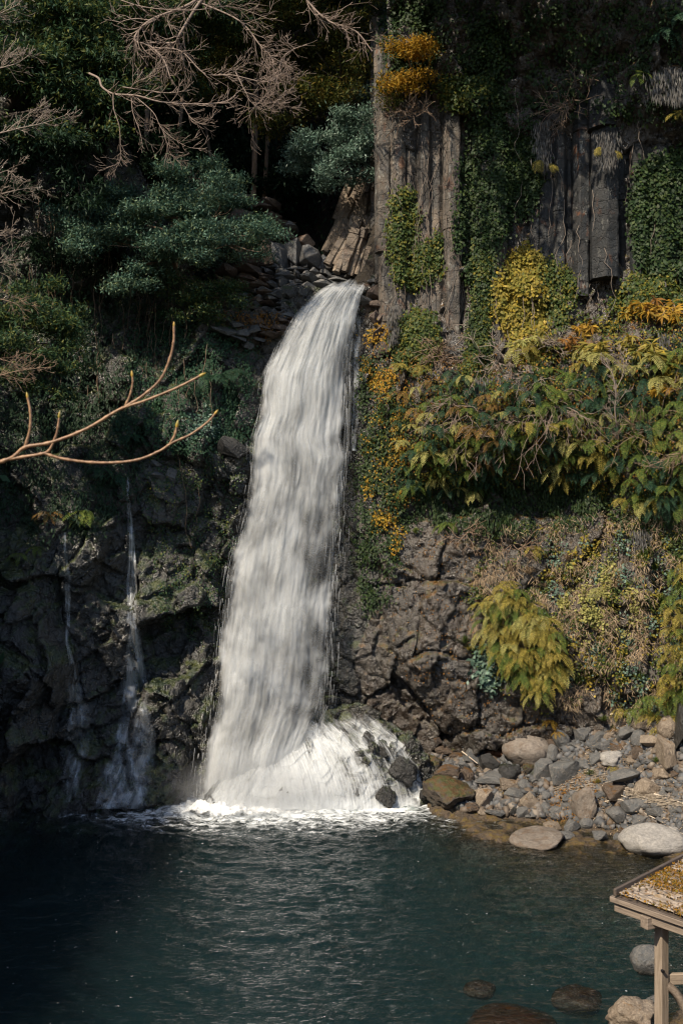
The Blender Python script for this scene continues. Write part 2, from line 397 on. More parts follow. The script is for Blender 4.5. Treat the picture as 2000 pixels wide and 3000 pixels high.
# ============================================================ pool water
wx = np.arange(-26, 22, .085); wy = np.concatenate([np.arange(6, 24, .5), np.arange(24, 49, .062)])
WX, WY = np.meshgrid(wx, wy)
wq = np.stack([WX.ravel(), WY.ravel(), np.zeros(WX.size)], 1)
fd = np.sqrt((wq[:, 0] + 4) ** 2 * .45 + (wq[:, 1] - 45.5) ** 2)
n1 = fbm(wq * np.array([.45, 1.0, 1]), 3); n2 = fbm(wq * np.array([.95, 3.1, 1]) + 30, 3); n3 = perlin(wq * np.array([3.6, 7.4, 1]) + 60)
phase = fd * 2.6 + 2.5 * n1
ca = .35 + .65 * np.exp(-fd / 9)
wq[:, 2] = ca * (.10 * np.sin(phase) * np.exp(-fd / 14) + .075 * n1 + .085 * n2 + .036 * n3)
wq[:, 2] += .16 * np.exp(-(fd / 2.6) ** 2) * (fbm(wq * 1.9, 4))
edge = sstep(3.0, 9.5, wq[:, 0]) * sstep(33, 38, wq[:, 1])
wq[:, 2] *= 1 - .45 * edge
b = NB('pool_water')
g = b.n('NewGeometry', out=None); pos = g.outputs['Position']
sep = b.n('SeparateXYZ', {0: pos}, out=None)
rip = b.noise(b.scale(pos, 1.6, 3.6, 1), 1.6, 5, .62, .6)
rip2 = b.noise(b.scale(pos, 1.0, 2.2, 1), 5.5, 3, .6)
nn = b.bump(b.math('ADD', rip, b.math('MULTIPLY', rip2, .35)), .6, .16)
# foam: thick where the falls land, then broken lines, then scattered flecks
wfx = b.math('MULTIPLY', b.math('ADD', sep.outputs[0], 2.6), .40)
wfy = b.math('SUBTRACT', sep.outputs[1], 45.6)
fdn = b.math('SQRT', b.math('ADD', b.math('MULTIPLY', wfx, wfx), b.math('MULTIPLY', wfy, wfy)))
fn = b.noise(b.scale(pos, 1.0, 2.3, 1), 1.5, 7, .70, 1.6)
thr = b.n('MapRange', {0: fdn, 1: 1.0, 2: 6.5, 3: .33, 4: .74}, clamp=True)
foam = b.math('MULTIPLY', b.rng(b.math('SUBTRACT', fn, thr), -.06, .22), .9)
fl2 = b.noise(b.scale(pos, 1.2, 4.2, 1), 3.4, 3, .5, .8)
msk = b.rng(b.noise(b.scale(pos, .22, .5, 1), 1.0, 3), .45, .65, 0, 1)
flk = b.math('MULTIPLY', b.rng(fl2, .70, .76), msk)
fine = b.math('MULTIPLY', b.rng(b.noise(b.scale(pos, 1.0, 1.6, 1), 9.0, 1, .3), .80, .82), .6)
foam = b.math('MAXIMUM', foam, b.math('MAXIMUM', b.math('MULTIPLY', flk, .55), fine))
fr = b.n('Fresnel', {'IOR': 1.33, 'Normal': nn})
gl = b.n('BsdfGlossy', {'Color': (1, 1, 1), 'Roughness': .05, 'Normal': nn})
tr = b.n('BsdfTransparent', {'Color': (.93, .97, .96)})
body = b.n('MixShader', {0: fr, 1: tr, 2: gl})
df = b.n('BsdfDiffuse', {'Color': (.72, .76, .78)})
sh = b.n('MixShader', {0: foam, 1: body, 2: df})
va = b.n('VolumeAbsorption', {'Color': (.32, .62, .64), 'Density': .50})
vs = b.n('VolumeScatter', {'Color': (.22, .36, .40), 'Density': .06})
M['water'] = b.done(sh, b.n('AddShader', {0: va, 1: vs}))
# closed body: wavy top, skirt and flat bottom below the bed
nrw, ncw = WX.shape
tv = wq; tf = grid_faces(nrw, ncw)
bot = tv.copy(); bot[:, 2] = -7.0
I = np.arange(nrw * ncw).reshape(nrw, ncw); per = np.concatenate([I[0, :-1], I[:-1, -1], I[-1, :0:-1], I[:0:-1, 0]])
m = len(per)
vall = np.concatenate([tv, bot[per]])
bi = np.arange(m) + len(tv)
sk = np.stack([per, bi, np.roll(bi, -1), np.roll(per, -1)], 1)
corner = [len(tv), len(tv) + ncw - 1, len(tv) + ncw - 1 + nrw - 1, len(tv) + 2 * (ncw - 1) + nrw - 1]
cap = np.array([[corner[0], corner[3], corner[2], corner[1]]])
# bottom cap as its own four corners keeps the mesh all quads
me = mesh_np('pool_water', vall, np.concatenate([tf, sk]), smooth=True)
bm = bmesh.new(); bm.from_mesh(me); bm.verts.ensure_lookup_table()
bm.faces.new([bm.verts[i] for i in bi[::-1]]); bmesh.ops.recalc_face_normals(bm, faces=bm.faces[:]); bm.to_mesh(me); bm.free()
for p_ in me.polygons[-1:]: p_.use_smooth = False
o = link('pool_water', me, M['water']); tag(o, 'deep teal pool water with foam flecks', None, None, 'structure')

# ============================================================ the waterfall
def water_mat(name, su, sv, lo, hi, seed_v=0.0, bright=.86, soft=1.0, tint=(.95, .985, 1.0), seed=0.0, edge=.10, wts=(.42, .34, .5), amax=1.0):
    """white water: fine long strands plus larger drifting clots, thinner towards the sides (u = across, v = metres down)"""
    b = NB(name)
    uv = b.n('UVMap', out=None).outputs[0]
    s = b.n('SeparateXYZ', {0: uv}, out=None); u, v = s.outputs[0], s.outputs[1]
    st = b.noise(b.scale(uv, su, sv * .8, 1, (seed, seed, 0)), 1.0, 4, .58, .1)
    st2 = b.noise(b.scale(uv, su * .28, sv * .55, 1, (seed + 9, seed, 0)), 1.0, 4, .6, .5)
    big = b.noise(b.scale(uv, 3.3, .42, 1, (seed + 4, seed, 0)), 1.0, 3, .55, .4)
    e = b.math('MINIMUM', u, b.math('SUBTRACT', 1.0, u))
    ed = b.math('SUBTRACT', 1.0, b.rng(b.math('ADD', e, b.math('MULTIPLY', b.math('SUBTRACT', st2, .5), .12)), 0, edge))
    k = b.math('ADD', b.math('MULTIPLY', st, wts[0]), b.math('ADD', b.math('MULTIPLY', st2, wts[1]), b.math('MULTIPLY', big, wts[2])))
    k = b.math('SUBTRACT', k, b.math('MULTIPLY', b.math('MULTIPLY', b.rng(u, .60, .90), b.rng(b.math('SUBTRACT', v, seed_v), 7.0, 15.0)), .15))
    k = b.math('ADD', k, b.math('MULTIPLY', b.math('SUBTRACT', 1.0, b.rng(b.math('SUBTRACT', v, seed_v), 1.5, 7.0)), .12))
    k = b.math('SUBTRACT', k, b.math('MULTIPLY', b.math('SUBTRACT', 1.0, b.rng(b.math('SUBTRACT', v, b.math('ADD', seed_v, b.math('MULTIPLY', st2, .8))), -.3, .25)), .5))
    k = b.math('SUBTRACT', k, b.math('MULTIPLY', ed, .26))
    a = b.rng(k, lo, hi)
    a = b.math('MULTIPLY', a, amax)
    gl = b.mix(b.rng(b.math('ADD', b.math('MULTIPLY', st2, .5), b.math('MULTIPLY', big, .5)), .38, .62), tuple(bright * .56 * t for t in tint), tuple(bright * .88 * t for t in tint))
    nn = b.bump(b.math('ADD', st, b.math('MULTIPLY', st2, .6)), 0.10, .12)
    d = b.n('BsdfDiffuse', {'Color': gl, 'Normal': nn})
    t = b.n('BsdfTranslucent', {'Color': gl})
    d = b.n('MixShader', {0: .4, 1: d, 2: t})
    tr = b.n('BsdfTransparent', {'Color': (1, 1, 1)})
    return b.done(b.n('MixShader', {0: a, 1: tr, 2: d}))

Ledge = np.array([(812, 992), (835, 960), (870, 918), (910, 878), (950, 852), (1010, 816), (1090, 776), (1150, 764), (1210, 764), (1280, 737), (1340, 733), (1400, 738), (1480, 722), (1600, 690), (1700, 667), (1850, 650), (1950, 640), (2080, 620), (2200, 600), (2365, 582)], float)
Redge = np.array([(812, 1078), (835, 1066), (870, 1050), (910, 1040), (950, 1032), (1010, 1026), (1100, 1016), (1200, 1010), (1280, 1006), (1340, 1022), (1400, 1006), (1500, 1000), (1650, 990), (1800, 975), (1950, 968), (2060, 958), (2200, 900), (2365, 850)], float)
Dax = np.array([(808, 50.7), (822, 49.9), (850, 49.1), (950, 48.35), (1100, 47.8), (1400, 47.15), (1800, 46.6), (2100, 46.1), (2365, 45.55)], float)
def fall_sheet(off, bul, inset, nu=110, nv=420, seed=0, rough=.12, py0=808, py1=2365, l=None, r=None):
    py = np.linspace(py0, py1, nv); u = np.linspace(0, 1, nu)
    PY, U = np.meshgrid(py, u, indexing='ij')
    L = np.interp(PY, (Ledge if l is None else l)[:, 0], (Ledge if l is None else l)[:, 1]); R = np.interp(PY, (Redge if r is None else r)[:, 0], (Redge if r is None else r)[:, 1])
    c, h = (L + R) / 2, (R - L) / 2
    h = h * (1 - inset) + 7
    PX = c + h * (2 * U - 1)
    D = np.interp(PY, Dax[:, 0], Dax[:, 1]) - off - bul * (1 - (2 * U - 1) ** 2)
    vm = (PY - py0) * 47.5 / F
    wv = np.stack([U.ravel() * 7 + seed, vm.ravel() * .28, np.full(U.size, seed * 1.7)], 1)
    wv2 = np.stack([U.ravel() * 26 + seed, vm.ravel() * .75, np.full(U.size, seed * 2.7)], 1)
    D = D - rough * 2.0 * fbm(wv, 3).reshape(D.shape) - rough * .7 * fbm(wv2, 3).reshape(D.shape)
    PX = PX + 3 * perlin(np.stack([U.ravel() * 3, vm.ravel() * .35, np.full(U.size, seed + 5.)], 1)).reshape(D.shape)
    v = Pn(PX.ravel(), PY.ravel(), D.ravel())
    return v, grid_faces(nv, nu), np.stack([U.ravel(), vm.ravel() + seed], 1)
wf = empty('waterfall', P(800, 2365, 45.5), 'tall white waterfall plunging from the rock lip into the teal pool', 'waterfall')
def under(parent, name, v, f, uv, mat, smooth=True):
    pl = np.array(parent.location)
    return link(name, mesh_np(name, v - pl, f, smooth=smooth, uv=uv), mat, parent)
sheets = [  # offset, bulge, inset, strand u, strand v, lo, hi, bright
    (0.0, .35, .02, 9, .38, .34, .70, .80, (.16, .42, .66), .97),
    (.30, .50, .00, 16, .36, .42, .95, .88, (.22, .44, .58), .7),
    (.55, .60, .03, 30, .26, .47, .98, .96, (.30, .40, .5), .7),
    (.80, .65, .00, 54, .22, .54, 1.05, .95, (.36, .34, .5), .65),
]
for i, (off, bul, ins, su, sv, lo, hi, br, wt, am) in enumerate(sheets):
    v, f, uv = fall_sheet(off, bul, ins, seed=i * 3.1, rough=.07 + .02 * i)
    under(wf, 'water_sheet', v, f, uv, water_mat('falling_water', su, sv, lo, hi, i * 3.1, br, seed=i * 7.3, edge=.18 if i else .10, wts=wt, amax=am))
# thin veil on the right of the column, lower half
lv = np.array([(820, 1010), (950, 1000), (1300, 960), (1600, 940), (2100, 880), (2150, 870)], float); rv = np.array([(820, 1062), (950, 1052), (1100, 1046), (1300, 1040), (1600, 1008), (2000, 975), (2150, 985)], float)
v, f, uv = fall_sheet(-.25, .2, 0, nu=50, nv=300, seed=21, rough=.06, py0=840, py1=2150, l=lv, r=rv)
under(wf, 'thin_veil', v, f, uv, water_mat('veil_water', 14, .30, .54, 1.0, 15.0, .62, seed=3.3, edge=.3))
# loose threads and drops thrown off both sides
rr = np.random.RandomState(3)
def threads(n, seed):
    rs = np.random.RandomState(seed)
    vs, fs = [], []
    k = 0
    for i in range(n):
        py = 830 + 1500 * rs.rand() ** .85
        side = rs.rand() < .55
        L = np.interp(py, Ledge[:, 0], Ledge[:, 1]); R = np.interp(py, Redge[:, 0], Redge[:, 1])
        spread = rs.normal() * (7 + (py - 800) * .008)
        px = (L + 3 - spread) if side else (R - 3 + spread)
        D = np.interp(py, Dax[:, 0], Dax[:, 1]) - .3 - .3 * rs.rand()
        ln = (rs.rand() ** 1.5 * 60 + 12)
        wd = .35 + rs.rand() * .7
        dx = np.interp(py + ln, (Ledge if side else Redge)[:, 0], (Ledge if side else Redge)[:, 1]) - (L if side else R)
        dx = dx * .8 + rs.normal() * 1.5
        a = P(px - wd, py, D); b_ = P(px + wd, py, D); c = P(px + dx + wd * .3, py + ln, D - .05); d = P(px + dx - wd * .3, py + ln, D - .05)
        vs += [a, b_, c, d]; fs.append((k, k + 1, k + 2, k + 3)); k += 4
    return np.array(vs, float), np.array(fs)
b = NB('spray_thread')
g = b.n('NewGeometry', out=None)
M['spray'] = b.done(b.n('MixShader', {0: b.math('MULTIPLY', g.outputs['Random Per Island'], .38), 1: b.n('BsdfTransparent', {}), 2: b.n('BsdfDiffuse', {'Color': (.75, .77, .78)})}))
v, f = threads(650, 5)
o = under(wf, 'spray_threads', v, f, None, M['spray'], False); tag(o, kind='stuff')

# ---- rock apron under the falls with water fanning over it
def apron(s, t, off=0.0):
    """s across the fan 0..1, t down it 0..1; returns world points"""
    Tx = 690 + 282 * s; Ty = 2045 + 190 * np.clip(1 - s, 0, 1.2) ** 1.4; Bx = 590 + 670 * s; By = 2374 - 18 * sstep(.9, 1, s)
    ex = 1 + .95 * s
    px = Tx + (Bx - Tx) * (1 - np.clip(1 - t, 0, 1) ** ex)
    py = Ty + (By - Ty) * t ** (1.0 + .28 * s)
    Dt = 47.6 - .15 * s; Db = 44.75 + .9 * sstep(.6, 1, s)
    D = Dt + (Db - Dt) * t ** .9 - .55 * np.sin(np.pi * t) * (1 - .4 * s)
    return px, py, D - off
ns, nt = 300, 220
Sg, Tg = np.meshgrid(np.linspace(-.05, 1.06, ns), np.linspace(-.12, 1.12, nt))
px, py, D = apron(Sg.ravel().clip(-.05, 1.06), np.abs(Tg.ravel()).clip(0, 1.12) * 1.0)
base = Pn(px, py, D); base[:, 2] -= .6 * np.clip(-Tg.ravel(), 0, 1) * 10 * 0
nrm = np.array([.15, -.75, .62])
def apron_rough(pts):
    a, e = facets(pts * np.array([.8, .8, .8]) + fbm(pts * .4, 2)[:, None] * .5, 91, 1.0)
    c, e2 = facets(pts * 2.2, 93, 1.0)
    return .50 * a + .20 * c + .05 * fbm(pts * 4, 2)
dr = apron_rough(base)
va = base + nrm * dr[:, None] - nrm * .12
va[:, 1] += .7 * np.clip(-Tg.ravel(), 0, 1) * 6
link('fall_apron', mesh_np('fall_apron', va, grid_faces(nt, ns), smooth=True), M['wet_left'])
tag(bpy.data.objects['fall_apron'], 'wet black rock mound under the foot of the waterfall', None, None, 'structure')
fan = empty('fan_cascade', P(900, 2372, 44.8), 'white cascade fanning out over the rock mound at the foot of the main fall', 'cascade')
for i, (off, lo, hi, su, sv) in enumerate([(.10, .44, .80, 40, .8), (.24, .50, .92, 60, .6), (.38, .56, 1.0, 90, .5)]):
    ns2, nt2 = 260, 200
    Sg, Tg = np.meshgrid(np.linspace(0, 1, ns2), np.linspace(0, 1.02, nt2))
    s_, t_ = Sg.ravel(), Tg.ravel()
    px, py, D = apron(s_, t_)
    p0 = Pn(px, py, D)
    v = p0 + nrm * (apron_rough(p0) * (.6, .3, .12)[i] + off - .10 + .05 * fbm(np.stack([s_ * 30, t_ * 5, s_ * 0 + i], 1), 3))[:, None]
    uv = np.stack([s_, t_ * 5.2], 1)
    bb = NB('cascade_water')
    u_ = bb.n('UVMap', out=None).outputs[0]
    sp = bb.n('SeparateXYZ', {0: u_}, out=None); su_, tv_ = sp.outputs[0], sp.outputs[1]
    st = bb.noise(bb.scale(u_, su, sv, 1, (i * 5, 0, 0)), 1, 5, .65, .4)
    st2 = bb.noise(bb.scale(u_, su * .22, sv * .8, 1, (i * 5 + 3, 2, 0)), 1, 4, .6, .7)
    k = bb.math('ADD', bb.math('MULTIPLY', st, .72), bb.math('MULTIPLY', st2, .78))
    k = bb.math('SUBTRACT', k, .17)
    k = bb.math('ADD', k, bb.math('SUBTRACT', .20, bb.math('MULTIPLY', bb.rng(su_, .38, .95), .215)))
    k = bb.math('SUBTRACT', k, bb.math('MULTIPLY', bb.rng(su_, .965, 1.0), .3))
    k = bb.math('SUBTRACT', k, bb.math('MULTIPLY', bb.math('SUBTRACT', 1.0, bb.rng(su_, 0, .05)), .3))
    k = bb.math('SUBTRACT', k, bb.math('MULTIPLY', bb.math('SUBTRACT', 1.0, bb.rng(tv_, 0, .5)), bb.math('MULTIPLY', bb.rng(su_, .7, 1), .10)))
    k = bb.math('ADD', k, bb.math('MULTIPLY', bb.rng(tv_, 4.6, 5.2), .25))
    k = bb.math('SUBTRACT', k, bb.math('MULTIPLY', bb.math('SUBTRACT', 1.0, bb.rng(bb.math('ADD', tv_, bb.math('MULTIPLY', st2, -1.2)), -.7, .9)), .40))
    k = bb.math('ADD', k, bb.math('MULTIPLY', bb.math('MULTIPLY', bb.math('SUBTRACT', 1.0, bb.rng(su_, .35, .7)), bb.rng(tv_, 1.5, 3.5)), .18))
    a = bb.math('MULTIPLY', bb.rng(k, lo, hi), .85)
    nn = bb.bump(bb.math('ADD', st, st2), .22, .10)
    d = bb.n('MixShader', {0: .25, 1: bb.n('BsdfDiffuse', {'Color': (.76, .79, .80), 'Normal': nn}), 2: bb.n('BsdfTranslucent', {'Color': (.84, .86, .87)})})
    mt = bb.done(bb.n('MixShader', {0: a, 1: bb.n('BsdfTransparent', {}), 2: d}))
    under(fan, 'cascade_sheet', v, grid_faces(nt2, ns2), uv, mt)

# boiling foam where the water lands: a low lumpy rim
fx_ = np.linspace(480, 1268, 520); fd_ = np.linspace(-1, 1, 60)
FXX, FDD = np.meshgrid(fx_, fd_)
pyb = 2372 - 10 * sstep(1150, 1268, FXX) + 8 * np.exp(-((FXX - 650) / 120) ** 2)
Db = CAMZ * F / (pyb - 1500) 
X = (FXX - 1000) / F * Db; Y = Db + FDD * (.8 + .8 * np.exp(-((FXX - 650) / 170) ** 2))
q3 = np.stack([X.ravel(), Y.ravel(), X.ravel() * 0], 1)
H = (1 - FDD.ravel() ** 2) * (.05 + .38 * np.exp(-((FXX.ravel() - 640) / 170) ** 2)) * (.75 + .7 * fbm(q3 * 1.5, 4)) + .05 * fbm(q3 * 5, 3)
v = np.stack([X.ravel(), Y.ravel(), H - .02], 1)
bb = NB('foam')
pp = bb.n('NewGeometry', out=None).outputs['Position']
u_ = bb.n('UVMap', out=None).outputs[0]; sp = bb.n('SeparateXYZ', {0: u_}, out=None)
e = bb.math('MINIMUM', sp.outputs[1], bb.math('SUBTRACT', 1.0, sp.outputs[1])); e2 = bb.math('MINIMUM', sp.outputs[0], bb.math('SUBTRACT', 1.0, sp.outputs[0]))
k = bb.math('ADD', bb.noise(pp, 2.4, 6, .7, .8), bb.math('SUBTRACT', bb.math('MULTIPLY', bb.rng(e, 0, .4), .6), .3))
k = bb.math('SUBTRACT', k, bb.math('SUBTRACT', .4, bb.math('MULTIPLY', bb.rng(e2, 0, .10), .4)))
M['foam'] = bb.done(bb.n('MixShader', {0: bb.math('MULTIPLY', bb.rng(k, .40, .85), .9), 1: bb.n('BsdfTransparent', {}), 2: bb.n('BsdfDiffuse', {'Color': (.86, .88, .88)})}))
uv = np.stack([(FXX.ravel() - 480) / 788, (FDD.ravel() + 1) / 2], 1)
o = link('foam', mesh_np('foam', v, grid_faces(60, 520), smooth=True, uv=uv), M['foam']); tag(o, 'white churned foam rim where the falls meet the pool', None, None, 'stuff')

# ---- mist hanging round the foot of the fall
bm = bmesh.new()
bmesh.ops.create_icosphere(bm, subdivisions=3, radius=1)
me = bpy.data.meshes.new('mist'); bm.to_mesh(me); bm.free()
bb = NB('mist')
oc = bb.n('TexCoord', out=None).outputs['Object']
r = bb.n('VectorMath', {0: oc}, operation='LENGTH', out=1)
dn = bb.math('MULTIPLY', bb.rng(r, 1.0, .25), bb.rng(bb.noise(oc, 2.6, 3, .6), .35, .7, .25, 1))
M['mist'] = bb.done(None, bb.n('VolumePrincipled', {'Color': (.93, .95, .97), 'Density': bb.math('MULTIPLY', dn, 1.0), 'Anisotropy': .2}))
o = link('mist', me, M['mist'], loc=P(780, 2330, 44.6)); o.scale = (5.0, 1.5, 2.5); tag(o, 'pale spray mist drifting at the foot of the fall', None, None, 'stuff')

# ============================================================ rock pieces
def hull_rock(seed, n=16, box=.55, flat=True):
    """angular broken block: hull of jittered points between a box and a ball"""
    rs = np.random.RandomState(seed); bm = bmesh.new()
    for i in range(n):
        d = rs.normal(size=3); d /= np.linalg.norm(d)
        m = np.abs(d).max()
        d = d * ((1 - box) + box / m) * (.88 + .16 * rs.rand())
        bm.verts.new(d)
    r = bmesh.ops.convex_hull(bm, input=bm.verts[:])
    for v_ in [v_ for v_ in bm.verts if not v_.link_faces]: bm.verts.remove(v_)
    bmesh.ops.dissolve_limit(bm, angle_limit=.16, verts=bm.verts[:], edges=bm.edges[:])
    return bm
def hull_mesh(seed, n=16, box=.55, bev=.05):
    bm = hull_rock(seed, n, box)
    if bev: bmesh.ops.bevel(bm, geom=bm.edges[:], offset=bev, segments=1, affect='EDGES', profile=.6)
    me = bpy.data.meshes.new('rock_shape'); bm.to_mesh(me); bm.free()
    return me
def cut_rock(seed, sub=4, ncut=11, depth=(.62, .92), rough=.05, round_=0.0, fr=2.2):
    """dense stone: a ball cut by random planes, then roughened"""
    rs = np.random.RandomState(seed); bm = bmesh.new()
    bmesh.ops.create_icosphere(bm, subdivisions=sub, radius=1)
    v = np.array([x.co for x in bm.verts])
    v *= 1 + .10 * fbm(v * 1.1 + seed, 2)[:, None]
    for i in range(ncut):
        d = rs.normal(size=3); d /= np.linalg.norm(d); k = depth[0] + (depth[1] - depth[0]) * rs.rand()
        h = v @ d - k; h = np.where(h > 0, h, 0)
        v = v - (h * (1 - round_))[:, None] * d
    nn = v / np.linalg.norm(v, axis=1)[:, None]
    v = v + nn * (rough * fbm(v * fr + seed * 3, 4) + rough * .5 * facets(v * 3.5 + seed, seed, .8)[0])[:, None]
    for x, c in zip(bm.verts, v): x.co = c
    me = bpy.data.meshes.new('rock_shape'); bm.to_mesh(me); bm.free()
    me.polygons.foreach_set('use_smooth', np.ones(len(me.polygons), dtype=bool))
    return me
ANG = [cut_rock(100 + i, 3, 13, (.55, .86), .035) for i in range(12)]      # angular
BLK = [hull_mesh(200 + i, 15, .8, .04) for i in range(14)]                 # broken column blocks
RND = [cut_rock(300 + i, 4, 7, (.80, .97), .04, .35) for i in range(5)]    # worn round
CRG = [cut_rock(400 + i, 4, 9, (.6, .9), .13, .1, 3) for i in range(5)]    # craggy

SM = {
 'grey': rock_mat('slate_grey_stone', (.085, .090, .092), (.130, .128, .122), (.20, .185, .165), wet=.35, moss_amt=.0, crack=.25, obj=True, scl=1.3, lichen=.3, zwet=.05, bump=.6),
 'tan': rock_mat('tan_stone', (.17, .13, .09), (.25, .20, .15), (.36, .30, .23), wet=.25, moss=(.18, .09, .02), moss_amt=.12, crack=.25, obj=True, scl=1.3, lichen=.5, zwet=.05, bump=.7),
 'brown': rock_mat('brown_stone', (.07, .05, .035), (.11, .08, .055), (.16, .12, .09), wet=.35, moss=(.13, .06, .012), moss_amt=.25, crack=.4, obj=True, scl=1.3, zwet=.05, bump=.8),
 'rust': rock_mat('rust_stone', (.10, .035, .010), (.14, .055, .018), (.09, .05, .03), wet=.3, moss_amt=.0, crack=.2, obj=True, scl=1.3, zwet=.02, bump=.6),
 'moss': rock_mat('mossy_stone', (.05, .045, .035), (.08, .06, .045), (.10, .08, .06), wet=.45, moss=(.055, .060, .014), moss2=(.085, .045, .012), moss_amt=.45, crack=.5, obj=True, scl=1.4, zwet=.03),
 'dark': rock_mat('dark_wet_stone', (.022, .024, .025), (.035, .034, .032), (.06, .055, .048), wet=.7, moss=(.03, .045, .012), moss_amt=.2, crack=.5, obj=True, scl=1.4, zwet=.03),
 'pale': rock_mat('pale_boulder', (.25, .24, .225), (.34, .325, .30), (.40, .375, .335), wet=.15, moss_amt=.0, crack=.2, obj=True, scl=.9, zwet=.16, bump=.22),
 'warm': rock_mat('warm_grey_boulder', (.17, .145, .12), (.25, .215, .18), (.13, .09, .06), wet=.25, moss_amt=.0, crack=.1, obj=True, scl=.8, zwet=.02, bump=.5),
}
rs_ = random.Random(5)
def stone(px, py, w, h, kind, mat, label, rot=0, group=None, D=None, mesh=None, cat='stone', name=None, sink=.12, dk=1.0, which='G'):
    """px,py = centre, w,h = size in photo pixels, resting on the bank"""
    pool = {'a': ANG, 'b': BLK, 'r': RND, 'c': CRG}[kind]
    if D is None:
        hit = cast(px, min(py + h * .36, 2995), which)
        D = hit[0].y if hit else 44
        if hit and hit[0].z < 0: D = CAMZ * F / (py + h * .38 - 1500)
    s = D / F
    o = link(name or ('boulder' if w * s > .85 else 'stone'), mesh or pool[rs_.randrange(len(pool))], SM[mat])
    p = P(px, py, D + w * s * .12)
    o.location = p
    o.scale = (w * s * .64, max(w, h) * s * .55 * dk, h * s * .64)
    o.rotation_euler = (rs_.uniform(-.2, .2), math.radians(rot), rs_.uniform(-.35, .35))
    tag(o, label, 'boulder' if w * s > .85 else cat, group)
    occ.append((px, py, w * .5, h * .5))
    return o
occ = []
near = ' on the stone bank'
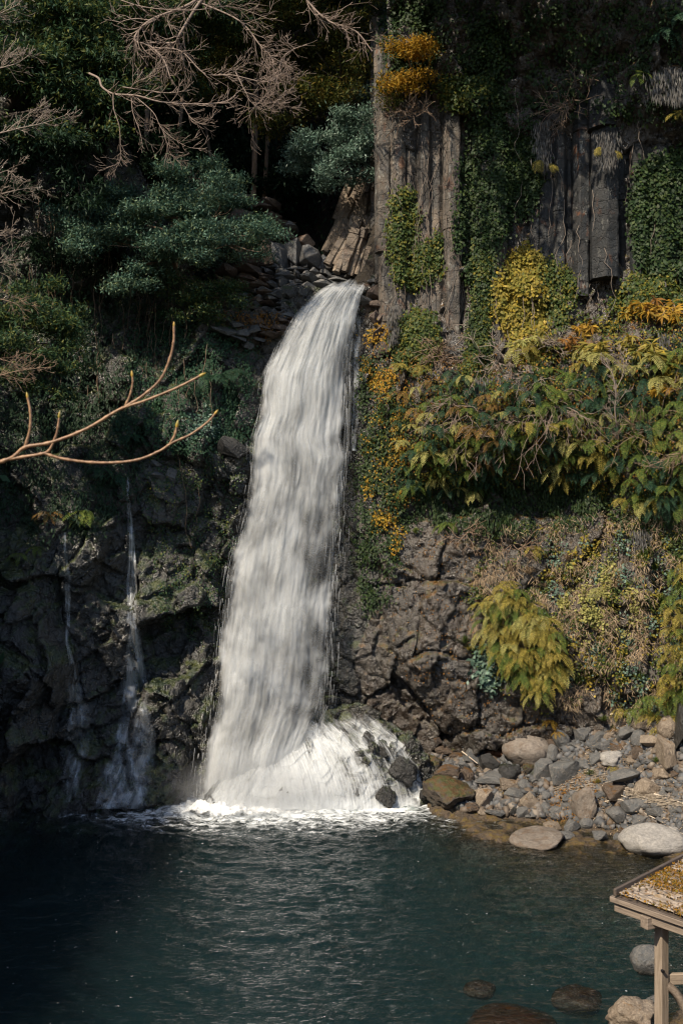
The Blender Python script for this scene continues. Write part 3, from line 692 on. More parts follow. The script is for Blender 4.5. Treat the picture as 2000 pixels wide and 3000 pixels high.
STN = [
 (1545, 2202, 118, 78, 'r', 'warm', 'large rounded brown grey boulder with dark stains lying against the cliff foot', 4),
 (1450, 2206, 50, 28, 'a', 'rust', 'rust red wedge stone just left of the large rounded brown boulder', 12),
 (1427, 2233, 48, 46, 'b', 'dark', 'dark tilted slab leaning below the rust red wedge stone', -35),
 (1472, 2224, 18, 26, 'a', 'grey', 'small pointed grey stone touching the left end of the large rounded boulder', 10),
 (1640, 2165, 54, 58, 'a', 'grey', 'tall grey brown angular stone behind the right end of the large rounded boulder', 20),
 (1618, 2208, 32, 52, 'a', 'grey', 'upright spindle shaped grey stone at the right end of the large rounded boulder', 25),
 (1496, 2266, 64, 48, 'c', 'dark', 'crumbly dark boulder right below the large rounded brown boulder', 8),
 (1551, 2254, 34, 32, 'c', 'moss', 'small orange mossy stone in the gap under the large rounded boulder', 0),
 (1593, 2256, 54, 56, 'b', 'grey', 'dark blue grey block below the right end of the large rounded boulder', 10),
 (1656, 2262, 72, 68, 'b', 'grey', 'big angular grey stone with a smooth flat tilted top in the middle of the bank', -18),
 (1432, 2284, 72, 32, 'b', 'grey', 'long low grey slab below the bleached branch near the left of the bank', -2),
 (1482, 2300, 52, 34, 'b', 'tan', 'tan grey block with brown underside next to the long low grey slab', 8),
 (1532, 2298, 36, 26, 'a', 'grey', 'small blue grey stone right of the tan grey block', 0),
 (1505, 2325, 48, 25, 'b', 'grey', 'flat grey stone under the tan grey block', 6),
 (1416, 2340, 54, 50, 'b', 'tan', 'squarish light grey boulder near the waterline at the left of the bank', 4),
 (1549, 2346, 46, 42, 'b', 'tan', 'squarish pale stone with brown foot near the waterline', -3),
 (1532, 2379, 38, 24, 'b', 'grey', 'small banded grey stone at the edge of the water', 0),
 (1448, 2378, 58, 17, 'b', 'grey', 'flat wet slab lying half in the water at the left of the bank', 2),
 (1503, 2379, 24, 20, 'a', 'dark', 'little dark stone at the waterline beside the flat wet slab', 0),
 (1475, 2350, 28, 17, 'b', 'grey', 'small flat stone between the two squarish pale stones', 5),
 (1218, 2217, 78, 54, 'c', 'moss', 'green mossy rock beside the right end of the fanning cascade', 8),
 (1256, 2254, 58, 68, 'c', 'moss', 'dark mossy wedge of rock standing over the last spill of the cascade', 30),
 (1307, 2262, 62, 30, 'b', 'brown', 'rust brown slab between the mossy wedge and the small bluish block', 4),
 (1324, 2234, 26, 19, 'b', 'grey', 'small light bluish block on the dark rubble near the cascade', -4),
 (1319, 2168, 30, 22, 'b', 'tan', 'pale tilted slab at the foot of the dark brown cliff', 38),
 (1301, 2203, 48, 30, 'a', 'brown', 'dark brown boulder under the pale tilted slab', 0),
 (1338, 2217, 36, 20, 'c', 'brown', 'pitted grey brown stone above the small bluish block', 0),
 (1386, 2219, 50, 44, 'b', 'grey', 'blue grey boulder with a smooth face against the foot of the cliff', 10),
 (1366, 2270, 42, 50, 'a', 'brown', 'pointed brown grey stone below the bleached branch', 15),
 (1380, 2368, 38, 26, 'c', 'brown', 'rough brown stone at the waterline beside the mossy outcrop', 0),
 (1312, 2326, 125, 74, 'c', 'moss', 'big mossy rock outcrop at the water edge right of the cascade', 6),
 (1861, 2101, 44, 36, 'r', 'pale', 'pale lichened boulder at the top of the bank under the yellow ferns', 10),
 (1888, 2121, 60, 38, 'r', 'tan', 'smooth tan boulder beside the pale lichened boulder at the top of the bank', -6),
 (1746, 2164, 56, 26, 'b', 'grey', 'long grey slab leaning steeply under the bleached driftwood', -38),
 (1761, 2186, 44, 38, 'b', 'grey', 'grey block with a smooth face below the steeply leaning slab', -18),
 (1707, 2155, 44, 44, 'b', 'grey', 'smooth grey pointed stone at the left end of the driftwood', -10),
 (1830, 2154, 68, 42, 'b', 'grey', 'big smooth grey slab pointing up right in the upper bank', -26),
 (1784, 2156, 34, 22, 'b', 'tan', 'small tan block between the leaning slab and the big smooth slab', -15),
 (1868, 2166, 36, 46, 'r', 'grey', 'curved grey stone standing next to the big smooth slab', 10),
 (1903, 2181, 72, 46, 'b', 'tan', 'overhanging grey tan boulder with a dark hollow beneath it', 5),
 (1951, 2135, 44, 58, 'r', 'tan', 'rounded upright tan stone near the right edge of the photo', 8),
 (1941, 2212, 36, 88, 'b', 'tan', 'upright square cut stone pillar near the right edge of the bank', 1),
 (1813, 2190, 48, 17, 'b', 'brown', 'thin flat brown slab in the middle of the upper bank', 0),
 (1820, 2203, 30, 14, 'b', 'grey', 'small flat stone right under the thin flat brown slab', 0),
 (1864, 2205, 32, 34, 'b', 'brown', 'brown block left of the dark hollow', 8),
 (1796, 2222, 64, 40, 'c', 'pale', 'rough pale pinkish boulder in the middle of the bank', -8),
 (1853, 2234, 36, 24, 'a', 'tan', 'orange tan wedge beside the rough pale pinkish boulder', 8),
 (1748, 2222, 44, 26, 'b', 'grey', 'flat grey stone left of the rough pale pinkish boulder', 0),
 (1710, 2245, 46, 32, 'b', 'grey', 'smooth grey slab right of the big flat topped stone', 14),
 (1832, 2280, 96, 46, 'b', 'grey', 'long grey boulder with orange moss along its top', -12),
 (1802, 2320, 78, 42, 'b', 'brown', 'brown grey boulder just below the long moss topped one', 10),
 (1893, 2314, 60, 56, 'b', 'tan', 'round topped square stone right of the brown grey boulder', 4),
 (1938, 2270, 50, 38, 'b', 'tan', 'tan block under the upright stone pillar', 2),
 (1940, 2334, 24, 36, 'b', 'grey', 'narrow upright grey stone by the round topped square stone', 5),
 (1981, 2327, 30, 20, 'b', 'grey', 'small dark block at the right edge above the straw debris', 5),
 (1962, 2352, 30, 18, 'b', 'grey', 'small grey block just above the straw debris', 0),
 (1857, 2365, 66, 44, 'b', 'grey', 'smooth dark grey boulder beside the pale driftwood sticks', -8),
 (1711, 2357, 66, 98, 'a', 'warm', 'tall angular warm tan stone standing at the water side of the bank', 12),
 (1813, 2394, 68, 50, 'a', 'grey', 'round faced grey boulder in the front row of the bank', 10),
 (1864, 2406, 56, 30, 'b', 'grey', 'wedge shaped grey stone right of the round faced grey boulder', -12),
 (1926, 2380, 58, 28, 'b', 'grey', 'flat grey block with a shadowed front near the right edge', 3),
 (1983, 2374, 36, 34, 'b', 'grey', 'dark grey block at the far right edge of the front row', 15),
 (1717, 2414, 36, 27, 'r', 'grey', 'small round grey stone under the tall angular tan stone', 0),
 (1750, 2378, 26, 24, 'a', 'grey', 'small grey stone right of the tall angular tan stone', 10),
 (1912, 2462, 152, 74, 'r', 'pale', 'big smooth whitish boulder standing in the shallow water at the right', 4),
 (1979, 2442, 44, 28, 'b', 'pale', 'small cream stone behind the right side of the whitish boulder', 8),
 (1757, 2449, 42, 22, 'b', 'grey', 'low grey stone awash in the shallows', 2),
 (1819, 2455, 42, 26, 'a', 'grey', 'grey stone in the shallows left of the whitish boulder', 6),
 (1571, 2456, 124, 28, 'r', 'warm', 'long low boulder with a pale dry top lying half under water', -4),
 (1617, 2421, 44, 26, 'b', 'tan', 'tan stone behind the long low half submerged boulder', 6),
 (1668, 2420, 42, 30, 'b', 'grey', 'grey stone on the waterline below the tall angular tan stone', -10),
 (1657, 2448, 46, 26, 'a', 'grey', 'wet grey stone right of the long low half submerged boulder', 0),
 (1893, 2812, 80, 74, 'r', 'grey', 'round grey boulder in the water behind the wooden shelter post', 10),
 (1855, 2980, 120, 92, 'c', 'tan', 'moss capped grey boulder at the bottom edge left of the shelter post', -10),
 (1918, 2938, 44, 40, 'b', 'grey', 'grey stone close behind the shelter post at the bottom', 0),
 (1990, 2136, 34, 118, 'b', 'dark', 'dark tall rock at the right edge above the stone pillar', 4),
]
for t in STN:
    stone(*t[:7], rot=t[7])
# drowned boulders near the camera
for (px, py, w, h, D, lab) in [(1405, 2878, 90, 40, 29.4, 'small drowned brown boulder under the water near the bottom centre'),
                               (1690, 2905, 140, 66, 29.0, 'drowned reddish brown boulder under the water left of the shelter'),
                               (1500, 2985, 260, 90, 27.6, 'largest drowned rusty boulder at the bottom edge of the photo')]:
    D = CAMZ * F / (py - 1500) + .6
    o = link('boulder', RND[(w // 10) % 5], SM['rust']); s = D / F
    o.location = P(px, py, D); o.location.z = -.42 - h * s * .2; o.scale = (w * s * .55, w * s * .45, h * s * .6)
    tag(o, lab, 'boulder')

# rubble between the named stones
poly = [(1190, 2260), (1300, 2150), (1380, 2190), (1480, 2215), (1620, 2140), (1700, 2120), (1850, 2080), (2000, 2060), (2040, 2480), (1900, 2440), (1760, 2425), (1640, 2400), (1560, 2395), (1470, 2385), (1360, 2375), (1250, 2310)]
def inpoly(x, y, pl):
    r = False; j = len(pl) - 1
    for i in range(len(pl)):
        if (pl[i][1] > y) != (pl[j][1] > y) and x < (pl[j][0] - pl[i][0]) * (y - pl[i][1]) / (pl[j][1] - pl[i][1]) + pl[i][0]: r = not r
        j = i
    return r
def sample(pl, n, rnd):
    xs_ = [p[0] for p in pl]; ys_ = [p[1] for p in pl]; out = []
    while len(out) < n:
        x, y = rnd.uniform(min(xs_), max(xs_)), rnd.uniform(min(ys_), max(ys_))
        if inpoly(x, y, pl): out.append((x, y))
    return out
zones = [(1400, 'in dark rubble beside the cascade', 'rubble beside the cascade'), (1560, 'in rubble by the large rounded boulder', 'rubble below the large rounded boulder'),
         (1720, 'in rubble by the big flat topped stone', 'rubble in the middle of the bank'), (3000, 'in sunny rubble on the right of the bank', 'rubble on the right of the bank')]
n_ = 0
for (px, py) in sample(poly, 900, rs_):
    w = rs_.choice([14, 16, 18, 22, 26, 30, 36]); h = w * rs_.uniform(.5, .85)
    if any(abs(px - a) < c * .75 + w * .3 and abs(py - b_) < d * .75 + h * .3 for a, b_, c, d in occ): continue
    zn = [z for z in zones if px < z[0]][0]
    m = rs_.choice(['grey', 'grey', 'grey', 'tan', 'brown']) if px > 1400 else rs_.choice(['dark', 'brown', 'grey', 'moss'])
    cn = {'grey': 'grey', 'tan': 'tan', 'brown': 'brown', 'dark': 'black', 'moss': 'mossy'}[m]
    sz_ = 'tiny' if w < 18 else ('small' if w < 27 else 'fist like')
    sz_ = {'fist like': 'medium'}.get(sz_, sz_)
    row_ = 'near the waterline' if py > (2370 if px < 1560 else 2385) else ('in the lower half' if py > 2290 else ('in the upper half' if py > 2200 else 'close under the cliff'))
    stone(px, py, w, h, rs_.choice('abb'), m, '%s %s stone %s, %s' % (sz_, cn, zn[1], row_), rot=rs_.uniform(-40, 40), group='%s stones, %s' % (cn, zn[2]), name='stone')
    n_ += 1
    if n_ >= 215: break
# gravel: real chips, too many to count
def chips(n, seed, pl, size, which='G', lift=0.0):
    rs = random.Random(seed); vs, fs = [], []
    base = [(-1, -1, -.5), (1, -.8, -.5), (.8, 1, -.5), (-.9, .9, -.5), (-.5, -.6, .5), (.6, -.5, .45), (.5, .6, .5), (-.6, .5, .4)]
    fc = [(0, 3, 2, 1), (4, 5, 6, 7), (0, 1, 5, 4), (1, 2, 6, 5), (2, 3, 7, 6), (3, 0, 4, 7)]
    for (x, y) in sample(pl, n, rs):
        h = cast(x, y, which)
        if not h: continue
        s = size * rs.uniform(.5, 1.6); q_ = Quaternion((rs.gauss(0, 1), rs.gauss(0, 1), rs.gauss(0, 1), rs.gauss(0, 1))).normalized()
        k = len(vs)
        for b_ in base: vs.append(h[0] + q_ @ Vector((b_[0] * s, b_[1] * s * rs.uniform(.7, 1), b_[2] * s)) + Vector((0, 0, lift + s * .2)))
        fs += [tuple(k + i for i in f_) for f_ in fc]
    return np.array(vs, float), np.array(fs)
b = NB('gravel'); g = b.n('NewGeometry', out=None)
M['gravel'] = b.done(b.bsdf(b.ramp(g.outputs['Random Per Island'], (0, (.03, .026, .022)), (.3, (.08, .08, .08)), (.6, (.12, .10, .08)), (.85, (.07, .04, .02)), (1, (.20, .17, .14))), .8))
v, f = chips(1700, 8, poly, .15)
b = NB('broken_rubble'); g = b.n('NewGeometry', out=None)
M['rubble'] = b.done(b.bsdf(b.ramp(g.outputs['Random Per Island'], (0, (.05, .05, .05)), (.4, (.10, .105, .11)), (.7, (.15, .13, .11)), (.9, (.09, .06, .035)), (1, (.22, .19, .155))), .7))
o = link('rubble', mesh_np('rubble', v, f), M['rubble']); tag(o, 'angular broken rubble packed between the stones of the bank', None, None, 'stuff')
v, f = chips(7000, 3, poly, .06)
o = link('gravel', mesh_np('gravel', v, f), M['gravel']); tag(o, 'loose gravel and rock chips filling the gaps of the stone bank', None, None, 'stuff')

# wet black rocks breaking through the cascade
for (px, py, w, h, s_, lab) in [(1085, 2168, 60, 46, 0, 'black wet rock at the top of the cascade poking through the white water'), (1122, 2204, 84, 62, 0, 'long black wet rock splitting the upper right of the cascade'),
        (1178, 2262, 100, 84, 0, 'largest black wet rock between the two right hand strands of the cascade'), (1042, 2322, 56, 62, 0, 'black rock behind a thin water veil low in the cascade'),
        (1128, 2336, 72, 60, 0, 'rounded black rock standing at the foot of the cascade'), (1238, 2330, 26, 34, 0, 'small black rock at the outermost tip of the cascade')]:
    D = 47.0 - (py - 2100) / 270 * 2.1
    o = link('wet_rock', CRG[px % 5], SM['dark']); s = D / F; o.location = P(px, py, D); o.scale = (w * s * .5, w * s * .45, h * s * .5); o.rotation_euler = (0, math.radians(38 if h > 45 and px < 1200 else 5), 0)
    tag(o, lab, 'rock')

# drowned and mossy boulders bedded in the left wall
for (px, py, w, h, m, lab) in [(685, 1312, 84, 66, 'dark', 'smooth dark boulder at the left edge of the fall halfway up'), (458, 1360, 30, 20, 'grey', 'pale rounded stone above its twin on the yellow moss left of the fall'), (462, 1396, 32, 22, 'grey', 'lower pale rounded stone on the yellow moss left of the fall'),
        (470, 1308, 60, 18, 'grey', 'flat grey stone on top of the yellow mossy hump'), (505, 1394, 34, 40, 'grey', 'grey stone at the right side of the yellow moss')]:
    stone(px, py, w, h, 'b', m, lab, which='W', rot=12, dk=.8, cat='stone', name='boulder' if w > 80 else 'stone')

# ============================================================ basalt columns
def column_mesh(wd, h, seed, sides=6, joints=4.5):
    """one upright column, base at its origin: rings with open cross joints, blocks slightly offset and turned"""
    rs = np.random.RandomState(seed)
    ang = np.sort((np.arange(sides) + rs.uniform(-.28, .28, sides)) / sides * 2 * np.pi)
    rad = wd * .58 * rs.uniform(.85, 1.15, sides)
    # two corner points per side for a crisp edge
    z, rings = 0.0, []
    dz = .28
    nxt = rs.uniform(.5, joints * 1.5); ox = oy = 0.0; tw = 0.0; sc = 1.0
    while z <= h:
        if z >= nxt:
            rings.append((z - .03, ox, oy, tw, sc)); rings.append((z, ox, oy, tw, sc * .93))
            ox, oy, tw, sc = rs.normal() * wd * .05, rs.normal() * wd * .07, rs.normal() * .05, 1 + rs.normal() * .035
            rings.append((z + .02, ox, oy, tw, sc)); nxt = z + rs.uniform(.6, joints * 1.6)
        else: rings.append((z, ox, oy, tw, sc))
        z += dz
    rings.append((h, ox, oy, tw, sc * .9))
    A = np.concatenate([[a - .07, a + .07] for a in ang]); Rr = np.repeat(rad, 2)
    n = len(A); v = []
    for (z, ox, oy, tw, sc) in rings:
        v.append(np.stack([np.cos(A + tw) * Rr * sc + ox, np.sin(A + tw) * Rr * sc + oy, np.full(n, z)], 1))
    v = np.concatenate(v); m = len(rings)
    v[:, :2] *= 1 + .05 * fbm(v * 1.2 + seed * 7, 3)[:, None]
    v[:, :2] += .03 * np.stack([fbm(v * 2.7 + seed, 2), fbm(v * 2.7 + seed + 31, 2)], 1)
    i = np.arange(m * n).reshape(m, n)
    f = np.stack([i[:-1], np.roll(i[:-1], -1, 1), np.roll(i[1:], -1, 1), i[1:]], -1).reshape(-1, 4).tolist()
    f += [list(range(n))[::-1], [(m - 1) * n + k for k in range(n)]]
    me = bpy.data.meshes.new('basalt_column'); me.from_pydata(v.tolist(), [], f)
    return me
def col_mat(name, base, warm, streak, lich):
    b = NB(name)
    g = b.n('NewGeometry', out=None); p = g.outputs['Position']
    oi = b.n('ObjectInfo', out=None).outputs['Random']
    n1 = b.noise(b.scale(p, 1, 1, .33), 1.8, 6, .68); n2 = b.noise(b.scale(p, 1, 1, .8), 5.0, 6, .75); n3 = b.noise(p, 14, 4, .7)
    c = b.mix(b.rng(n1, .40, .60), base, warm)
    c = b.mix(b.rng(n2, .45, .7, 0, .8), c, tuple(x * .38 for x in base))
    c = b.mix(b.rng(b.noise(b.scale(p, 1, 1, .6), 1.7, 5, .7, .5), .56, .66, 0, streak), c, (.20, .065, .015))
    ln = b.noise(b.scale(p, 1, 1, .5), 4.2, 7, .78)
    c = b.mix(b.rng(ln, .56, .62, 0, lich), c, (.38, .37, .32))
    c = b.mix(b.rng(b.noise(p, 22, 3, .7), .64, .70, 0, lich * .8), c, (.45, .44, .40))
    z = b.n('SeparateXYZ', {0: p}, out=None).outputs[2]
    c = b.mix(b.rng(oi, 0, 1, 0, .6), c, tuple(x * .4 for x in base))
    c = b.mix(b.rng(b.noise(p, .45, 4, .6), .42, .62, 0, .75), c, tuple(x * .35 for x in base))
    vc = b.n('TexVoronoi', {'Vector': b.n('VectorMath', {0: b.scale(p, 1.1, 1.1, 2.0), 1: b.noise(p, 1.5, 3, out=1)}, operation='ADD'), 'Scale': 1.0}, feature='DISTANCE_TO_EDGE')
    ck = b.rng(vc, 0, .035)
    c = b.mix(b.math('MULTIPLY', b.math('SUBTRACT', 1.0, ck), .7), c, tuple(x * .25 for x in base))
    nn = b.bump(b.math('ADD', n2, b.math('MULTIPLY', n3, .8)), .5, .09)
    nn = b.bump(ck, .6, .06, nn)
    nn = b.bump(b.noise(b.scale(p, .3, .3, 1), 9, 3, .6), .35, .04, nn)
    return b.done(b.bsdf(c, b.rng(n1, .3, .7, .55, .85), nn))
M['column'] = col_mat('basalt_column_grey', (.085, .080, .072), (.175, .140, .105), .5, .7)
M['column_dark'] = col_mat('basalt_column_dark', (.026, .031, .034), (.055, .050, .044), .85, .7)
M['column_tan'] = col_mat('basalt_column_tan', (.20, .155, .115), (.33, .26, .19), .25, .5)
bc = link('basalt_columns', None); bc.location = P(1500, 1000, 46); tag(bc, 'row of tall grey basalt columns forming the upper cliff', None, None, 'structure')
def add_col(par, px, top_py, bot_py, D, wpx, mat, seed, lean=(0, 0), name='basalt_column', sides=6):
    a, c = P(px, bot_py, D), P(px, top_py, D)
    me = column_mesh(wpx * D / F, (c - a).length, seed, sides)
    o = link(name, me, mat, par); o.location = a - par.location
    o.rotation_euler = (lean[0], lean[1], (seed * 1.7) % 6.28)
    return o
rs = random.Random(11)
x = 1128; k = 0
while x < 2030:
    wpx = rs.uniform(26, 56) if x > 1200 else 44
    t = (x - 1110) / 900
    Dw = float(np.interp(x, [1110, 1300, 1500, 1700, 2000], [48.3, 47.8, 47.15, 46.3, 44.9]))
    bot = float(np.interp(x, [1110, 1250, 1400, 1500, 1600, 1690, 1760, 1850, 2000], [1040, 1090, 1080, 1050, 900, 880, 840, 850, 830])) + rs.uniform(-20, 30)
    top = -90 if rs.random() < .5 else rs.uniform(-60, 240)
    if x < 1190: top = 300 + (x - 1110) * .4
    dd = rs.uniform(-.42, .35)
    if 1680 < x < 1720: bot = 872; dd = -.55; wpx = 48
    if 1745 < x < 1800: bot = 818; dd = -.75; wpx = 74
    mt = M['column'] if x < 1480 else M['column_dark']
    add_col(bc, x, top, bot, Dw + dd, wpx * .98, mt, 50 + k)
    if rs.random() < .75: add_col(bc, x + wpx * .5, top + rs.uniform(-50, 150), bot + rs.uniform(-40, 60), Dw + .45 + dd * .3, wpx * .95, mt, 150 + k)
    x += wpx * .84; k += 1
# the shoulder that turns back into the ravine
for i, (px, D) in enumerate([(1119, 48.9), (1116, 49.5), (1112, 50.2), (1108, 51.0), (1105, 51.8), (1108, 52.6)]):
    add_col(bc, px + 6, 150 - i * 30, 830 - i * 8, D, 44, M['column'], 260 + i)

# ============================================================ leaning columns right of the lip
lc = link('leaning_columns', None); lc.location = P(1030, 790, 51.5); tag(lc, 'sunlit tan basalt columns leaning right beside the lip of the fall', None, None, 'structure')
rs = random.Random(4); k = 0
for row, (yb, D) in enumerate([(800, 50.7), (775, 51.3), (745, 51.9), (700, 52.6), (650, 53.2)]):
    x0 = [985, 960, 952, 962, 985][row]; x = x0
    while x < 1112:
        wpx = rs.uniform(19, 30)
        ln = rs.uniform(60, 150) if row < 3 else rs.uniform(110, 200)
        ln = min(ln, 85 + (x - 950) * 1.3)
        sl = .50 - (x - 950) / 160 * .42
        a = P(x, yb + rs.uniform(-10, 12), D + rs.uniform(-.2, .2))
        me = column_mesh(wpx * D / F * 1.1, ln * D / F, 500 + k, 5, 1.1)
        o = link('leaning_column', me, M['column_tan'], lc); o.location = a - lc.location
        o.rotation_euler = (rs.uniform(-.02, .16), sl + rs.uniform(-.05, .05), rs.uniform(0, .6)); o.rotation_mode = 'XYZ'
        x += wpx * .86; k += 1

# ============================================================ layered ledge and blocks left of the lip
M['ledge'] = rock_mat('ledge_stone', (.085, .092, .10), (.14, .14, .135), (.21, .19, .17), wet=.5, moss=(.06, .05, .015), moss_amt=.06, crack=.3, scl=1.6, bump=.7)
M['ledge_brown'] = rock_mat('ledge_stone_brown', (.085, .062, .048), (.14, .10, .075), (.18, .14, .11), wet=.3, moss=(.16, .055, .012), moss_amt=.22, crack=.3, scl=1.6, bump=.7)
SL = [hull_mesh(700 + i, 13, .92, .035) for i in range(12)]
lg = link('rock_ledge', None); lg.location = P(820, 860, 50); tag(lg, 'stepped grey ledge of flat slabs at the left of the fall lip', None, None, 'structure')
rs = random.Random(9)
row = 0; py = 782.0
while py < 985:
    D = float(np.interp(py, [780, 850, 985], [52.6, 50.7, 49.2]))
    xr = float(np.interp(py, [780, 815, 845, 880, 930, 985], [1105, 1010, 965, 905, 865, 838])); xl = float(np.interp(py, [780, 850, 985], [640, 620, 600])) + rs.uniform(-25, 25)
    th = rs.uniform(13, 20); x = xl
    while x < xr:
        wpx = rs.uniform(26, 72)
        o = link('slab', SL[rs.randrange(12)], M['ledge'] if (x > 760 or rs.random() < .3) and py < 930 else M['ledge_brown'], lg)
        s = D / F
        o.location = P(x + wpx / 2, py + rs.uniform(-4, 4), D + rs.uniform(-.15, .25)) - lg.location
        o.scale = (wpx * s * .56, rs.uniform(.55, .9), th * s * rs.uniform(.55, .85)); o.rotation_euler = (rs.uniform(-.08, .08) + .06, rs.uniform(-.07, .07) + .05, rs.uniform(-.2, .2))
        x += wpx * .93
    py += th * .62; row += 1
rb = link('rock_shelf', None); rb.location = P(800, 720, 53); tag(rb, 'blocky brown shelf of broken columns stepping down to the stream', None, None, 'structure')
for i, (px, py, w, h, D, mt) in enumerate([(905, 765, 62, 78, 51.8, 0), (860, 745, 60, 80, 52.4, 0), (818, 750, 60, 84, 52.2, 0), (775, 742, 58, 80, 52.0, 1), (735, 750, 55, 70, 51.6, 1), (940, 775, 40, 52, 52.4, 0), (890, 710, 56, 34, 52.6, 1), (848, 700, 54, 36, 52.8, 1),
        (810, 690, 60, 30, 52.6, 1), (838, 655, 48, 26, 53.2, 1), (800, 640, 54, 26, 53.2, 1), (765, 660, 60, 40, 52.8, 1), (760, 612, 62, 24, 53.6, 1), (725, 592, 70, 24, 53.6, 1), (795, 598, 56, 26, 53.8, 1), (700, 640, 60, 50, 52.8, 1), (858, 668, 30, 22, 52.8, 0),
        (690, 580, 70, 22, 53.8, 1), (745, 690, 60, 44, 52.2, 1), (700, 705, 60, 50, 51.8, 1), (600, 572, 60, 18, 53.5, 1), (490, 562, 50, 14, 53.8, 1), (908, 818, 50, 26, 51.0, 0), (720, 790, 70, 36, 51.2, 1), (660, 800, 60, 40, 51.0, 1)]):
    o = link('rock_block', SL[i % 12], [M['ledge'], M['ledge_brown']][mt], rb); s = D / F
    o.location = P(px, py, D) - rb.location; o.scale = (w * s * .58, .75, h * s * .56); o.rotation_euler = (rs.uniform(-.06, .06), rs.uniform(-.06, .06), rs.uniform(-.35, .35))
# pale slabs on the left wall and the block shoulder right of the lip
ps = link('pale_slabs', None); ps.location = P(660, 960, 49); tag(ps, 'pale grey flat slabs below the evergreen shrub left of the fall', None, None, 'structure')
for i, (px, py, w, h, r) in enumerate([(640, 935, 62, 18, 10), (690, 950, 60, 16, 12), (655, 968, 80, 20, 14), (705, 975, 60, 22, -4), (610, 915, 40, 18, 8), (740, 965, 50, 24, -10), (725, 1010, 38, 26, 0), (700, 990, 44, 14, 8), (760, 990, 40, 18, 4)]):
    h_ = cast(px, py, 'W'); D = (h_[0].y if h_ else 49) - .15
    o = link('slab', SL[i % 12], SM['grey'], ps); s = D / F; o.location = P(px, py, D) - ps.location; o.scale = (w * s * .55, .5, h * s * .5); o.rotation_euler = (.25, math.radians(r), 0)
sb = link('lip_blocks', None); sb.location = P(1110, 860, 48.5); tag(sb, 'brown squared blocks stepping down at the right of the fall lip', None, None, 'structure')
for i, (px, py, w, h, D, mt) in enumerate([(1120, 828, 44, 26, 48.9, 0), (1100, 858, 50, 34, 48.7, 1), (1073, 880, 30, 24, 48.8, 0), (1112, 892, 52, 36, 48.4, 1), (1128, 930, 46, 44, 48.2, 1), (1100, 935, 34, 50, 48.2, 1), (1116, 985, 46, 60, 48.0, 1), (1132, 1035, 44, 60, 47.8, 1), (1090, 826, 30, 12, 49.3, 0), (1092, 856, 50, 50, 49.7, 1), (1085, 905, 50, 60, 49.4, 1)]):
    o = link('rock_block', SL[(i + 5) % 12], [M['ledge'], M['ledge_brown']][mt], sb); s = D / F
    o.location = P(px, py, D) - sb.location; o.scale = (w * s * .58, .5, h * s * .56); o.rotation_euler = (rs.uniform(-.08, .08), rs.uniform(-.06, .06), rs.uniform(-.2, .2))
# stream running up to the lip
Xs = []
st_ = np.array([(y, stream_x(y)) for y in np.linspace(49.2, 66, 60)])
us = np.linspace(-1, 1, 14)
v = np.array([(x + u * (1.3 if y > 51 else .8 + (y - 49.2) * .28) + (0 if y > 52 else .9 * (52 - y) / 2.8), y, 24.58 + .03 * math.sin(y * 5 + u * 3)) for y, x in st_ for u in us])
v[:, 2] += .05 * fbm(v * 2.4, 3)
b = NB('stream_water'); pp = b.n('NewGeometry', out=None).outputs['Position']
M['stream'] = b.done(b.bsdf(b.mix(b.rng(b.noise(pp, 3, 5, .7), .55, .68), (.05, .065, .07), (.55, .58, .6)), .12, b.bump(b.noise(pp, 5, 4), .7, .1)))
o = link('stream', mesh_np('stream', v, grid_faces(60, 14), smooth=True), M['stream']); tag(o, 'shallow stream running over the ledge to the lip', None, None, 'structure')

# ============================================================ plants: generators
def leaves_np(pos, axis, nrm, L, W, fold=.18):
    """one bent kite per leaf"""
    axis = axis / np.linalg.norm(axis, axis=1)[:, None]
    side = np.cross(axis, nrm); side /= np.linalg.norm(side, axis=1)[:, None] + 1e-9
    up = np.cross(side, axis)
    L = np.broadcast_to(L, (len(pos),))[:, None]; W = np.broadcast_to(W, (len(pos),))[:, None]
    a = pos; c = pos + axis * L - up * L * .10
    m = pos + axis * L * .45 + up * L * .05
    b_ = m + side * W * .5 - up * W * fold; d = m - side * W * .5 - up * W * fold
    v = np.stack([a, b_, c, d], 1).reshape(-1, 3)
    f = np.arange(len(pos) * 4).reshape(-1, 4)
    return v, f
def rand_dirs(n, rs):
    d = rs.normal(size=(n, 3)); return d / np.linalg.norm(d, axis=1)[:, None]
def crown_np(blobs, dens, L, W, rs, per=26, spr=.33, droop=.25, updir=.55):
    """sprays of leaves spread over and inside lumpy blobs"""
    V_, F_ = [], []; k = 0
    for (c, r) in blobs:
        c = np.array(c); r = np.array(r)
        area = 4 * math.pi * ((r[0] * r[2]) + (r[0] * r[1]) + (r[1] * r[2])) / 3
        n = max(6, int(area * dens))
        d = rand_dirs(n, rs)
        rad = (.55 + .5 * rs.rand(n) ** .5) * (1 + .35 * fbm(d * 1.8 + rs.rand() * 50, 3))
        pc = c + d * r * rad[:, None]
        out = d * np.array([1, 1, .8]) + np.array([0, 0, updir]); out /= np.linalg.norm(out, axis=1)[:, None]
        m = per
        ax = np.repeat(out, m, 0) * .7 + rs.normal(size=(n * m, 3)) * .75 + np.array([0, 0, -droop])
        ps = np.repeat(pc, m, 0) + rs.normal(size=(n * m, 3)) * spr * np.array([1, 1, .45])
        nm = np.repeat(out, m, 0) * .8 + rs.normal(size=(n * m, 3)) * .5 + np.array([0, 0, .7])
        v, f = leaves_np(ps, ax, nm, L * rs.uniform(.6, 1.3, n * m), W * rs.uniform(.7, 1.2, n * m))
        V_.append(v); F_.append(f + k); k += len(v)
    return np.concatenate(V_), np.concatenate(F_)

